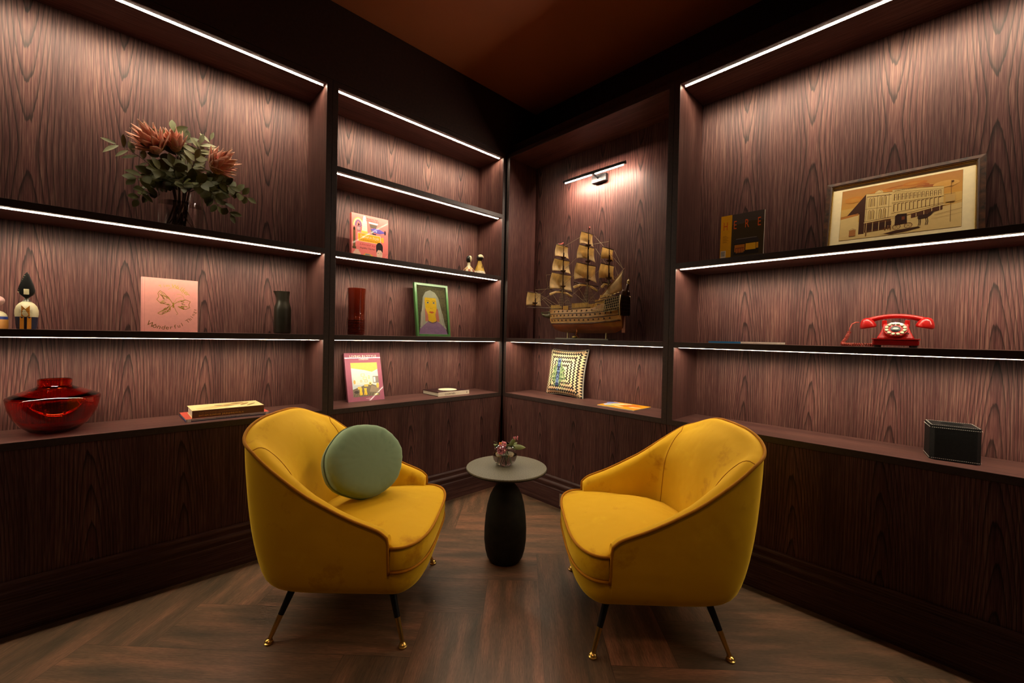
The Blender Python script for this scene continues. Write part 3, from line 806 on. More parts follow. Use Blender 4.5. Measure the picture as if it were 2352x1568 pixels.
# ---- black carafe
t = item('carafe', True, -1.585, .15, 1.186, 'black metal carafe with a pouring lip, left of the shelving post', 'carafe', -.25)
CAR = plain('matte_black_glaze', (.026, .022, .014, 1), .33, .35, vary=.15)
prof = [(0, .002), (.040, .002), (.0435, .006), (.0445, .012), (.0445, .135), (.043, .150), (.038, .166), (.0335, .180), (.0325, .192), (.034, .215), (.0355, .243), (.0325, .2435), (.031, .215), (.030, .195), (0, .19)]
m = MB().lathe(prof, 48)
nv = []
for v in m.v:
    x, y, z = v
    if z > .2 and x < -.02:
        kf = ((z - .2) / .043) ** 1.5 * max(0, (-x - .02) / .0155) ** 1.5 * max(0, 1 - abs(y) / .016)
        x -= .013 * kf
    nv.append((x, y, z))
m.v = nv; m.build('carafe_body', CAR, t, smooth=True)

# ---- wooden dolls
def wrap_print(o, k, r_):
    for v in o.data.vertices:
        x = (v.co.x + .0345) * k - .0345 if False else (v.co.x + .0345) * k - .0345
        d_ = -v.co.y; v.co.x = r_ * math.sin(x / r_); v.co.y = -(r_ + d_) * math.cos(x / r_)
CREAMP = plain('cream_paint', (.62, .55, .33, 1), .4, vary=.05); ORP = plain('ochre_paint', (.62, .27, .05, 1), .45, vary=.1)
BLK = plain('black_paint', (.012, .012, .011, 1), .35); NAVY = plain('navy_paint', (.015, .02, .045, 1), .4); BLUEP = plain('blue_paint', (.02, .05, .30, 1), .4); BLUSH = plain('blush_paint', (.62, .36, .33, 1), .4)
t = item('wooden_doll', True, -2.546, .135, 1.186, 'wooden doll with black leaf shaped head and cat painted on its belly', 'figurine', 0, 'painted wooden dolls on the shelves')
m = MB().lathe([(0, 0), (.027, 0), (.030, .02), (.0315, .048), (.032, .0505)], 40); m.build('skirt', NAVY, t, smooth=True)
m = MB().lathe([(.032, .0505), (.0335, .062), (.033, .078), (.029, .094), (.021, .106), (.013, .1125), (.008, .115), (0, .115)], 40); m.build('belly', CREAMP, t, smooth=True)
m = MB().lathe([(.014, .113), (.008, .120), (.0055, .127), (.009, .133), (0, .134)], 24); m.build('neck', plain('grey_paint', (.18, .17, .12, 1), .4), t, smooth=True)
hd = [(0, .124), (.010, .131), (.022, .141), (.028, .150), (.030, .160), (.026, .178), (.018, .200), (.008, .226), (0, .236)]
m = MB()
hd = [(x * .8, z) for x, z in hd]
P = [(-x, z) for x, z in hd] + [(x, z) for x, z in hd[::-1]]
rows = []
for yy, sc in ((-.014, .82), (-.012, .96), (0, 1.0), (.012, .96), (.014, .82)):
    rows.append([(x * sc - .002 * 0, yy, .16 + (z - .16) * sc) for x, z in P])
m.grid(rows, closeu=True); n = len(P); m.f.append(tuple(range(n))); m.mi.append(0); m.f.append(tuple(4 * n + i for i in range(n))); m.mi.append(0)
hdo = m.build('head', BLK, t, smooth=True)
m = MB()
for k in range(9):
    z = .150 + k * .0085; x = -.0222 + k * .0022; m.box(x - .0015, x + .004, -.0135, .0, z, z + .0022)
m.build('hair_notches', CREAMP, hdo)
MB().box(-.0075, .0075, -.0150, -.0125, .142, .165).build('face', CREAMP, hdo, bevel=.001)
A = Art(.1, .12); O_ = rgb(196, 128, 44)
A.poly(O_, [(.033, 0), (.067, 0), (.067, .046), (.050, .030), (.033, .046)])
for xx in (.040, .060): A.ell(rgb(40, 30, 20), xx, .028, .0018, .0011, 8)
A.line(rgb(50, 35, 20), [(.043, .021), (.057, .021)], .001)
for sg in (-1, 1):
    for dz in (-.004, .0, .004): A.line(rgb(50, 40, 30), [(.05 + sg * .009, .021), (.05 + sg * .028, .021 + dz * 1.6)], .0008)
wrap_print(A.build('cat_motif', t, (-.0345, 0, .0515), (.69, 0, 0), (0, 0, 1)), .69, .0340)
A = Art(.1, .05)
A.rect(O_, .026, 0, .044, .048); A.rect(O_, .056, 0, .074, .048); wrap_print(A.build('leg_stripes', t, (-.0345, 0, .001), (1, 0, 0), (0, 0, 1)), .69, .0318)
t = item('wooden_doll', True, -2.628, .135, 1.186, 'cream and ochre wooden doll with blue band, cut off by the left frame edge', 'figurine', 0, 'painted wooden dolls on the shelves')
MB().lathe([(0, 0), (.034, 0), (.0345, .036), (.0335, .0375)], 36).build('skirt', ORP, t, smooth=True)
MB().lathe([(.0337, .0375), (.032, .049)], 36).build('band', BLUEP, t, smooth=True)
MB().lathe([(.0318, .049), (.028, .060), (.020, .068), (.010, .073), (.006, .092), (0, .093)], 36).build('chest', CREAMP, t, smooth=True)
MB().sph((0.0, 0, .112), .025, sz=.85, seg=28).build('head', BLUSH, t, smooth='all')

t = item('wooden_doll', True, -.288, .10, 1.681, 'small wooden doll with black and cream oval head, left of the pair', 'figurine', 0, 'painted wooden dolls on the shelves')
BR2 = plain('russet_paint', (.30, .08, .03, 1), .45); MUST = plain('mustard_paint', (.55, .34, .03, 1), .45)
bd = MB().lathe([(0, 0), (.052, 0), (.053, .006), (.046, .022), (.033, .040), (.020, .053), (.0125, .064), (.011, .086), (0, .088)], 36).build('body', CREAMP, t, smooth=True)
m = MB()
def coneband(m, prof, a0, a1, eps=.0008):
    rows = []
    for k in range(7):
        a = a0 + (a1 - a0) * k / 6; rows.append([((r_ + eps) * math.cos(a), (r_ + eps) * math.sin(a), z_) for r_, z_ in prof])
    m.grid(rows)
for k in range(8):
    a = 2 * PI * k / 8; coneband(m, [(.053, .006), (.046, .022), (.040, .031)], a, a + .42)
m.build('diamond_band', BR2, bd, smooth='all')
m = MB()
for k in range(8):
    a = 2 * PI * k / 8 + .2; coneband(m, [(.040, .031), (.033, .040), (.026, .047)], a + .2, a + .5)
m.build('diamond_band', ORP, bd, smooth='all')
hh = MB().sph((0, .002, .112), .0205, sz=1.45, seg=24).build('head', BLK, t, smooth='all')
MB().sph((.006, -.006, .115), .0155, sz=1.65, seg=20).build('face', CREAMP, hh, smooth='all')
t = item('wooden_doll', True, -.180, .10, 1.681, 'small conical wooden doll with round black and cream head, right of the pair', 'figurine', 0, 'painted wooden dolls on the shelves')
bd = MB().lathe([(0, 0), (.052, 0), (.0515, .004), (.036, .045), (.020, .088), (.012, .114), (0, .115)], 36).build('body', MUST, t, smooth=True)
MB().lathe([(.0524, .001), (.0520, .004), (.0425, .030)], 36).build('speckled_hem', plain('speckled_cream', (.55, .48, .34, 1), .5, vary=.75, scale=160), bd, smooth='all')
m = MB(); m.box(-.003, .003, -.0330, -.0305, .052, .074); m.build('black_mark', BLK, bd)
hh = MB().sph((0, 0, .138), .0265, sz=.95, seg=24).build('head', BLK, t, smooth='all')
m = MB(); rows = []
for k in range(9):
    th_ = PI / 2 * k / 8 * .95 + .05
    rows.append([(.0272 * math.cos(al) * math.sin(th_) + .003, .0272 * math.sin(al) * math.sin(th_) - .004, .1395 + .0262 * math.cos(th_)) for al in [-PI + PI * 1.15 * j / 12 for j in range(13)]])
m.grid(rows).build('face', CREAMP, hh, smooth='all')

# ---- red glass bowl
t = item('glass_bowl', True, -2.467, .160, .7454, 'large translucent red glass bowl vase on the far left counter', 'bowl')
RED = glass('red_glass', (.90, .085, .022, 1), 0, 1.5, .05)
ov = [(.050, 0), (.074, .010), (.100, .034), (.121, .068), (.134, .104), (.1405, .140), (.1420, .151), (.1385, .157), (.110, .172), (.078, .186), (.056, .196), (.0515, .202), (.0520, .226), (.0500, .2285)]
iv = [(.0462, .226), (.0455, .203), (.052, .190), (.078, .179), (.112, .164), (.132, .154), (.1350, .142), (.1285, .106), (.116, .072), (.096, .040), (.070, .017), (.046, .010), (0, .010)]
MB().lathe([(0, 0)] + ov + iv, 96).build('bowl_body', RED, t, smooth=True)
# ---- two books on the far left counter
t = item('softcover_book', True, -2.028, .055, .7454, 'large thin red and blue book at the bottom of the counter pile', 'book', math.radians(1.2))
flat_book(t, .362, .235, .015, rgb(214, 84, 66), rgb(150, 130, 126))
MB().box(-.0006, .3626, -.001, .2355, 0.0002, .0035).build('back_cover', plain('navy_cover', rgb(40, 50, 110), .4), t)
A = Art(.362, .015)
for x in (.006, .013, .345, .352): A.rect(rgb(225, 215, 205), x, .001, x + .004, .014)
A.rect(rgb(40, 45, 70), .02, .001, .34, .005); A.text(rgb(40, 40, 60), 'history art design and travel', .12, .0065, .007, width=.15)
A.build('spine_print', t, (0, -.0019, 0), (1, 0, 0), (0, 0, 1))
t = item('hardcover_book', True, -2.004, .062, .7606, 'thick cream and brown hardcover lying on the red book', 'book', math.radians(.3))
flat_book(t, .312, .190, .038, rgb(222, 196, 140), rgb(88, 46, 22))
A = Art(.312, .038)
A.text(rgb(150, 96, 50), 'THE INTREPID ENTREPRENEUR', .026, .0215, .0100, width=.170); A.text(rgb(206, 146, 62), 'SHYAM SUNDAR JHUNJHNUWALA', .026, .0080, .0115, width=.192)
A.text(rgb(130, 80, 40), 'VIKAS NEW', .225, .018, .0065, width=.04)
A.build('spine_print', t, (0, -.0019, 0), (1, 0, 0), (0, 0, 1))
A = Art(.312, .190); A.rect(rgb(222, 196, 140), 0, 0, .312, .19)
for (c, x, y, rx, ry, ro) in ((rgb(196, 160, 100), .10, .07, .07, .03, .2), (rgb(120, 96, 60), .13, .11, .014, .03, .9), (rgb(206, 180, 120), .06, .05, .04, .035, 0), (rgb(176, 134, 74), .19, .12, .06, .022, .4), (rgb(110, 90, 70), .17, .07, .03, .012, -.4), (rgb(232, 214, 170), .20, .05, .05, .02, .3), (rgb(150, 110, 60), .24, .10, .012, .05, -.5), (rgb(120, 100, 50), .265, .07, .010, .045, -.6), (rgb(140, 112, 70), .215, .15, .03, .012, .1), (rgb(104, 80, 50), .21, .13, .012, .006, .2)):
    A.ell(c, x, y, rx, ry, 20, rot=ro)
for k in range(6): A.line(rgb(120, 90, 50), [(.04 + .03 * k, .02 + .01 * k), (.07 + .035 * k, .06 + .014 * k)], .0016)
A.build('cover_print', t, (0, 0, .0382), (1, 0, 0), (0, 1, 0))

# ---- glass cylinder vase with proteas
VX, VY, VZ = -2.048, .165, 1.6854
t = item('glass_vase', True, VX, VY, VZ, 'tall clear glass cylinder vase with water holding the proteas', 'vase')
MB().lathe([(0, 0), (.082, 0), (.0865, .004), (.0885, .10), (.0865, .235), (.085, .236), (.083, .232), (.0842, .10), (.0825, .012), (0, .010)], 56).build('glass_cylinder', CLEAR, t, smooth=True)
MB().lathe([(0, .0095), (.0830, .0120), (.0848, .10), (.0845, .135), (0, .135)], 48).build('water', WATER, t, smooth=True)
t = item('protea_bouquet', True, VX, VY, VZ, 'bouquet of pink proteas and eucalyptus leaves in the tall glass vase', 'bouquet')
EUC = plain('eucalyptus_leaf', (.11, .115, .030, 1), .55, vary=.45, scale=14); EUCP = plain('eucalyptus_pale_leaf', (.32, .32, .16, 1), .55, vary=.3, scale=14)
STEM = plain('brown_stem', (.10, .05, .022, 1), .6, vary=.3)
def protea_mat():
    m, nt, b_ = newmat('protea_bract'); tc = N(nt, 'ShaderNodeTexCoord'); g_ = N(nt, 'ShaderNodeAttribute', attribute_name='Col')
    nt.links.new(g_.outputs['Color'], b_.inputs['Base Color']); b_.inputs['Roughness'].default_value = .6; return m
PRO = protea_mat()
def protea(base, d, R, n_rings, spread, seed):
    random.seed(seed); d = Vector(d).normalized(); x = d.orthogonal().normalized(); y = d.cross(x); m = MB(); cols = []
    for ring in range(n_rings):
        nb = 8 + ring * 1; tl = spread * (.12 + .88 * ring / (n_rings - 1)); L = R * (1.0 - .10 * ring)
        for k in range(nb):
            a = 2 * PI * (k + .5 * (ring % 2)) / nb + random.uniform(-.08, .08); tt = tl + random.uniform(-.06, .06)
            o_ = x * math.cos(a) + y * math.sin(a); dd = d * math.cos(tt) + o_ * math.sin(tt)
            n0 = len(m.v); leafmesh(m, base + o_ * (.006 + .012 * ring / n_rings), dd, o_, L * random.uniform(.88, 1.05), R * .27, -.14, nseg=6, tip=.85)
            for i in range(n0, len(m.v)):
                q = (i - n0) // 3 / 6; s_ = (i - n0) % 3
                c = Vector((.56, .095, .085)).lerp(Vector((.74, .30, .20)), q); 
                if s_ != 1: c = c.lerp(Vector((.88, .60, .40)), .5)
                cols.append((*c, 1))
    o = m.build('protea_flower', PRO, t, smooth='all', solid=.0012)
    ca = o.data.color_attributes.new('Col', 'FLOAT_COLOR', 'POINT')
    for i, c in enumerate(cols): ca.data[i].color = c
    mm = MB(); mm.sph(base + d * R * .22, R * .26, sz=1.4, seg=14); mm.build('flower_cone', plain('protea_cone', (.55, .30, .16, 1), .8, vary=.5, scale=120), o, smooth='all')
protea(Vector((-.085, -.035, .370)), (-.60, -.35, .55), .135, 4, .85, 2)
protea(Vector((.115, -.045, .345)), (.62, -.35, .42), .135, 4, .75, 5)
protea(Vector((-.020, -.01, .40)), (-.30, -.25, 1), .100, 3, .55, 8)
random.seed(21)
def sprig(p0, p1, sag, n, L, mt, wd):
    n = int(n * 1.35); L *= 1.08; wd *= 1.08
    p0 = Vector(p0); p1 = Vector(p1); pts = []
    for k in range(9):
        q = k / 8; pts.append(p0.lerp(p1, q) + Vector((0, 0, sag * math.sin(PI * q))))
    m = MB(); m.tube(pts, [.0022 - .0012 * k / 8 for k in range(9)], 5)
    for k in range(n):
        q = .28 + .72 * (k + .5) / n; i = min(7, int(q * 8)); base = pts[i].lerp(pts[i + 1], q * 8 - i); dr = (pts[i + 1] - pts[i]).normalized()
        side = dr.cross(Vector((random.uniform(-.5, .5), -1, random.uniform(-.4, .4)))).normalized() * (1 if k % 2 else -1)
        dd = (dr * random.uniform(.2, .9) + side + Vector((0, random.uniform(-.5, .2), random.uniform(-.2, .2)))).normalized()
        leafmesh(m, base, dd, Vector((random.uniform(-.4, .4), -1, random.uniform(0, .8))), L * random.uniform(.75, 1.2), wd * random.uniform(.8, 1.15), random.uniform(-.1, .3), mi=1)
    leafmesh(m, pts[-1], pts[-1] - pts[-2], Vector((0, -1, .3)), L * .9, wd * .8, .1, mi=1)
    m.build('eucalyptus_sprig', [STEM, mt], t, smooth='all')
for (ex, ey, ez, sg, n, L, mt, wd) in ((-.235, -.04, .345, .03, 7, .055, EUCP, .020), (-.17, -.06, .20, .05, 9, .050, EUC, .032), (-.16, -.02, .12, .09, 9, .045, EUC, .030), (-.10, -.09, .26, .03, 9, .050, EUC, .034), (-.04, -.08, .30, .0, 9, .055, EUC, .036),
        (.02, .00, .46, 0, 8, .060, EUC, .030), (-.03, .03, .50, 0, 8, .062, EUC, .034), (.07, -.03, .45, 0, 9, .060, EUCP, .026), (.115, -.02, .49, -.03, 7, .048, EUCP, .018), (.05, -.07, .36, 0, 9, .055, EUCP, .030),
        (.20, -.03, .27, .04, 9, .052, EUC, .032), (.28, -.02, .235, .05, 9, .050, EUC, .034), (.20, -.05, .12, .10, 10, .050, EUC, .030), (.13, -.08, .19, .05, 10, .052, EUC, .034), (.07, -.09, .23, .03, 9, .055, EUC, .036),
        (.16, .06, .18, .06, 8, .05, EUC, .03), (-.12, .06, .17, .06, 8, .05, EUC, .03), (.0, -.10, .20, .03, 8, .05, EUC, .03), (-.13, -.05, .43, 0, 8, .05, EUC, .026), (.18, .0, .36, 0, 8, .05, EUC, .03), (-.06, -.02, .22, .02, 8, .05, EUC, .034)):
    sprig((ex * .12, ey * .1, .20), (ex, ey, ez), sg, n, L, mt, wd)
m = MB()
for k in range(16):
    a = random.random() * 6.28; b2 = random.random() * 6.28
    m.tube([(.045 * math.cos(a), .045 * math.sin(a), .014), (.02 * math.cos(b2), .02 * math.sin(b2), .13), (.04 * math.cos(b2), .04 * math.sin(b2), .25), (.07 * math.cos(b2), .05 * math.sin(b2), .36)], random.uniform(.002, .0042), 6)
m.build('stems', STEM, t, smooth='all')

# ---- pink illustrated travel book (B, second shelf)
W_, H_ = .250, .292; A = Art(W_, H_); CO = rgb(238, 126, 120)
A.rect(CO, 0, 0, W_, H_)
for k, c in enumerate((rgb(240, 170, 90), rgb(240, 220, 180), rgb(230, 140, 120), rgb(96, 80, 150))): A.arc(c, .043, .215, .034 - .0055 * k, -.1, PI + .1, .0058, 16, .05 - .006 * k)
A.poly(rgb(228, 214, 196), [(.066, .185), (.104, .185), (.100, .245), (.090, .285), (.078, .285), (.070, .245)]); A.rect(rgb(240, 200, 90), .062, .172, .106, .186)
for k in range(5): A.line(rgb(190, 170, 150), [(.070, .20 + .016 * k), (.100, .20 + .016 * k)], .001)
A.rect(rgb(120, 90, 110), .034, .182, .058, .214); A.ell(rgb(60, 40, 50), .046, .222, .006, .008, 10)
for k in range(3): A.rect(rgb(230, 180, 170), .037 + .007 * k, .186, .041 + .007 * k, .208)
A.poly(rgb(236, 226, 214), [(.112, .252), (.178, .250), (.172, .240), (.116, .242)]); A.poly(rgb(110, 96, 84), [(.116, .240), (.172, .238), (.164, .214), (.124, .214)])
A.poly(rgb(128, 116, 108), [(.122, .212), (.134, .172), (.146, .176), (.150, .212)])
A.poly(rgb(104, 88, 172), [(.126, .206), (.150, .216), (.190, .214), (.222, .202), (.222, .194), (.190, .184), (.150, .186)]); A.ell(rgb(60, 44, 60), .228, .198, .007, .016, 12); A.ell(rgb(220, 220, 240), .166, .196, .004, .004, 10)
A.rect(rgb(60, 40, 70), .140, .172, .164, .180)
A.rect(rgb(250, 214, 190), .038, .114, .196, .170); A.rect(rgb(240, 168, 34), .041, .117, .193, .167)
A.text(rgb(250, 216, 190), 'Travel', .052, .141, .024, slant=.25, width=.06); A.text(rgb(250, 216, 190), 'in Style', .118, .141, .024, slant=.25, width=.066); A.text(rgb(110, 50, 20), 'Hotels Restaurants & Shops', .056, .124, .011, slant=.3, width=.124)
A.text(rgb(200, 60, 66), 'United by', .052, .092, .018, slant=.3, width=.11); A.text(rgb(90, 20, 30), 'Angelika Taschen', .052, .070, .014, slant=.35, width=.104)
A.text(rgb(90, 20, 30), 'Hotels East Asia', .096, .268, .012, slant=.3, width=.080); A.text(rgb(90, 20, 30), 'Tokyo Beaux Arts', .084, .256, .011, slant=.3, width=.10)
A.ell(rgb(246, 176, 60), .210, .146, .014, .018, 16, 1.0, 5.4); A.rect(rgb(110, 84, 50), .008, .075, .024, .190); A.ell(rgb(60, 40, 30), .016, .192, .007, .012, 10); A.rect(rgb(90, 66, 40), .004, .062, .028, .076)
A.ell(rgb(226, 186, 166), .034, .026, .026, .028, 20); A.rect(rgb(226, 186, 166), .022, .044, .046, .060)
A.poly(rgb(240, 186, 40), [(.060, .006), (.160, .006), (.160, .020), (.142, .030), (.120, .042), (.090, .042), (.078, .030), (.060, .026)]); A.poly(rgb(120, 130, 150), [(.086, .030), (.092, .039), (.118, .039), (.130, .030)])
A.ell(rgb(30, 20, 20), .082, .009, .010, .010, 12); A.ell(rgb(30, 20, 20), .142, .009, .010, .010, 12)
A.ell(rgb(40, 28, 32), .188, .094, .024, .032, 20); A.ell(rgb(232, 192, 170), .188, .046, .021, .034, 20); A.poly(rgb(40, 28, 32), [(.164, .090), (.212, .090), (.210, .060), (.200, .076), (.178, .076), (.166, .056)])
A.line(rgb(30, 20, 20), [(.174, .054), (.184, .054)], .0022); A.line(rgb(30, 20, 20), [(.194, .054), (.204, .054)], .0022); A.ell(rgb(190, 40, 50), .189, .026, .005, .0026, 10); A.line(rgb(150, 90, 80), [(.190, .046), (.193, .037)], .001)
A.rect(rgb(232, 192, 170), .180, .0, .198, .014); A.poly(rgb(50, 50, 60), [(.218, .0), (.242, .0), (.232, .026)]); A.line(rgb(240, 220, 190), [(.226, .024), (.244, .050)], .0012)
t = item('hardcover_book', True, -1.190, .150, 1.6814, 'coral pink illustrated travel book standing left of the small dolls', 'book')
standing_book(t, W_, H_, .030, .035, CO, A, gloss=True)

# ---- red glass vase, ribbed foot
t = item('tall_vase', True, -1.153, .150, 1.1864, 'tall dark red glass vase with a ribbed lower third', 'vase')
DR = plain('dark_red_glass', (.135, .012, .004, 1), .08, 0, 1.0, .8, .1); DR.node_tree.nodes['Principled BSDF'].inputs['Transmission Weight'].default_value = .35
pr = [(0, .001), (.050, .001), (.054, .004)]
for k in range(9): pr += [(.0515, .008 + .0105 * k), (.0565, .0115 + .0105 * k), (.0565, .0145 + .0105 * k)]
pr += [(.0520, .108), (.0525, .150), (.0530, .2), (.0545, .26), (.0572, .299), (.0555, .300), (.0525, .26), (.0505, .2), (.050, .11), (0, .10)]
MB().lathe(pr, 64).build('vase_body', DR, t, smooth=True)

# ---- green framed portrait
W_, H_ = .292, .400; fr = .018; M_ = tilt(math.radians(8.5))
t = item('framed_portrait', True, -.702, .150, 1.1864, 'green framed portrait of a white haired person in purple, leaning on the shelf', 'picture')
GRF = plain('green_frame_paint', (.030, .095, .022, 1), .35, vary=.1)
m = MB(); m.M = M_
m.box(0, fr, 0, .022, 0, H_).box(W_ - fr, W_, 0, .022, 0, H_).box(fr, W_ - fr, 0, .022, 0, fr).box(fr, W_ - fr, 0, .022, H_ - fr, H_); m.build('frame', GRF, t, bevel=.0012)
m = MB(); m.M = M_; m.box(fr, W_ - fr, .010, .020, fr, H_ - fr).build('backing_board', BLACKWOOD, t)
w2, h2 = W_ - 2 * fr, H_ - 2 * fr; A = Art(w2, h2); A.rect(rgb(96, 92, 62), 0, 0, w2, h2); random.seed(9)
for k in range(900):
    x, y = random.uniform(.003, w2 - .006), random.uniform(.05, h2 - .003); A.line(rgb(24, 26, 20) if random.random() < .8 else rgb(150, 146, 96), [(x, y), (min(w2 - .001, x + random.uniform(.002, .006)), y + random.uniform(-.001, .001))], .0016)
A.poly(rgb(206, 210, 186), [(.012, .040), (.030, .100), (.040, .200), (.052, .278), (.076, .318), (.118, .336), (.160, .318), (.188, .280), (.206, .200), (.226, .100), (.246, .040), (.200, .046), (.120, .060), (.050, .050)])
for k in range(8): A.line(random.choice((rgb(226, 226, 206), rgb(172, 184, 164), rgb(214, 200, 182))), [(.075 - .007 * k, .29 - .02 * k), (.050 - .003 * k, .16), (.038 - .003 * k, .06)], .003)
for k in range(8): A.line(random.choice((rgb(226, 226, 206), rgb(172, 184, 164), rgb(214, 200, 182))), [(.165 + .006 * k, .29 - .02 * k), (.196 + .003 * k, .16), (.214 + .003 * k, .06)], .003)
A.poly(rgb(214, 130, 110), [(.062, .096), (.064, .190), (.080, .205), (.160, .205), (.178, .190), (.186, .096)])
A.poly(rgb(172, 136, 178), [(.004, .0), (.012, .036), (.060, .076), (.090, .100), (.124, .090), (.158, .102), (.196, .080), (.240, .040), (.252, .0)])
A.hold = True
for k in range(160):
    x, y = random.uniform(.03, .225), random.uniform(.004, .07); A.ell(random.choice((rgb(186, 150, 190), rgb(112, 80, 130), rgb(170, 110, 150))), x, y, .0022, .0012, 6)
A.hold = False
A.poly(rgb(252, 208, 40), [(.090, .100), (.088, .150), (.070, .190), (.066, .240), (.068, .276), (.164, .276), (.168, .240), (.168, .200), (.152, .150), (.160, .100), (.124, .088)])
A.arc(rgb(90, 70, 30), .124, .104, .037, PI, 2 * PI, .005, 14, .018)
for x in (.092, .144):
    A.ell(rgb(236, 230, 200), x, .238, .011, .0065, 14); A.ell(rgb(110, 110, 130), x, .239, .0065, .0065, 12); A.ell(rgb(20, 20, 30), x, .239, .003, .003, 10); A.arc(rgb(120, 70, 20), x, .246, .015, .35, PI - .35, .0024, 10, .009)
A.ell(rgb(60, 30, 10), .114, .196, .0022, .0028, 8); A.ell(rgb(60, 30, 10), .126, .196, .0022, .0028, 8)
A.poly(rgb(214, 96, 36), [(.096, .166), (.112, .174), (.120, .171), (.128, .174), (.146, .166), (.122, .156)]); A.line(rgb(130, 40, 20), [(.098, .166), (.144, .166)], .0012)
A.build('portrait_print', t, M_ @ Vector((fr, .0096, fr)), M_.to_3x3() @ Vector((1, 0, 0)), M_.to_3x3() @ Vector((0, 0, 1)))
m = MB(); m.M = M_; m.box(fr, W_ - fr, .0060, .0075, fr, H_ - fr).build('glass_pane', glass('picture_glass', (1, 1, 1, 1), 0, 1.35), t)

# ---- mauve interiors book on the counter
W_, H_ = .252, .330; A = Art(W_, H_); MV = rgb(146, 82, 100); A.rect(MV, 0, 0, W_, H_); A.rect(rgb(150, 74, 96), .014, 0, .016, H_)
A.text(rgb(236, 214, 200), 'LIVING IN STYLE', W_ / 2 + .004, .300, .021, 'C', width=.190); A.text(rgb(236, 214, 200), 'LONDON', W_ / 2 + .004, .281, .014, 'C', slant=.2, width=.066)
x0, y0, x1, y1 = .036, .030, .222, .262; A.rect(rgb(176, 186, 190), x0, y0, x1, y1)
A.poly(rgb(224, 170, 88), [(x0, y1), (x1, y1), (x1, .215), (.180, .196), (.130, .210), (x0, .226)]); A.poly(rgb(198, 200, 190), [(.050, .218), (.130, .204), (.178, .190), (x1, .180), (x1, .110), (.050, .110)])
for (c, a, b_, c2, d_) in ((rgb(206, 180, 90), .100, .168, .126, .186), (rgb(206, 180, 90), .112, .146, .140, .162), (rgb(210, 180, 80), .150, .150, .160, .172), (rgb(180, 150, 70), .092, .128, .104, .142), (rgb(170, 150, 90), .122, .126, .142, .142)):
    A.rect(c, a, b_, c2, d_); A.rect(rgb(226, 220, 196), a + .003, b_ + .003, c2 - .003, d_ - .003)
A.rect(rgb(130, 120, 110), .182, .118, x1, .166); A.rect(rgb(200, 206, 210), .186, .124, .200, .160)
A.poly(rgb(112, 100, 84), [(x0, y0), (x1, y0), (x1, .090), (.170, .112), (.110, .104), (x0, .080)]); A.poly(rgb(140, 124, 104), [(.150, .06), (x1, .05), (x1, .085), (.168, .104)])
A.ell(rgb(226, 196, 110), .160, .116, .010, .011, 16); A.ell(rgb(120, 110, 90), .160, .116, .005, .006, 12); A.rect(rgb(196, 170, 90), .116, .096, .144, .112); A.rect(rgb(206, 176, 96), .070, .080, .096, .098)
for x in (.090, .122): A.poly(rgb(222, 180, 60), [(x - .012, .040), (x + .012, .040), (x + .007, .068), (x + .010, .086), (x - .010, .086), (x - .007, .068)])
A.ell(rgb(214, 176, 80), .212, .100, .010, .018, 14); A.ell(rgb(216, 176, 96), .196, .040, .016, .006, 14); A.ell(rgb(70, 60, 56), .060, .062, .016, .010, 14)
for k in range(10): A.line(rgb(70, 62, 50), [(.04 + .018 * k, .034), (.05 + .018 * k, .052)], .002)
A.ell(rgb(200, 160, 90), .052, .130, .008, .014, 12); A.text(rgb(236, 214, 200), 'ASSOULINE', W_ / 2 + .01, .014, .006, 'C')
t = item('hardcover_book', True, -1.176, .196, .7454, 'mauve hardcover interiors book leaning on the counter left of the corner', 'book')
standing_book(t, W_, H_, .022, math.radians(15.5), MV, A, gloss=True)
# ---- flat black and white fashion book
t = item('hardcover_book', True, -.563, .078, .7454, 'black and white hardcover book lying flat near the corner', 'book')
flat_book(t, .285, .215, .030, rgb(40, 22, 22), rgb(226, 214, 190), pages=(.62, .55, .42, 1))
A = Art(.285, .03); A.text(rgb(24, 18, 16), 'CHANEL', .058, .0085, .0175, width=.100); A.ell(rgb(30, 24, 20), .262, .015, .006, .006, 14); A.ell(rgb(226, 214, 190), .262, .015, .0035, .0035, 12); A.build('spine_print', t, (0, -.0019, 0), (1, 0, 0), (0, 0, 1))
A = Art(.285, .215); A.rect(rgb(46, 24, 24), 0, 0, .285, .215); A.ell(rgb(230, 216, 180), .165, .120, .070, .075, 32); A.text(rgb(200, 180, 170), 'CHANEL', .03, .05, .02, width=.07); A.build('cover_print', t, (0, 0, .0302), (1, 0, 0), (0, 1, 0))

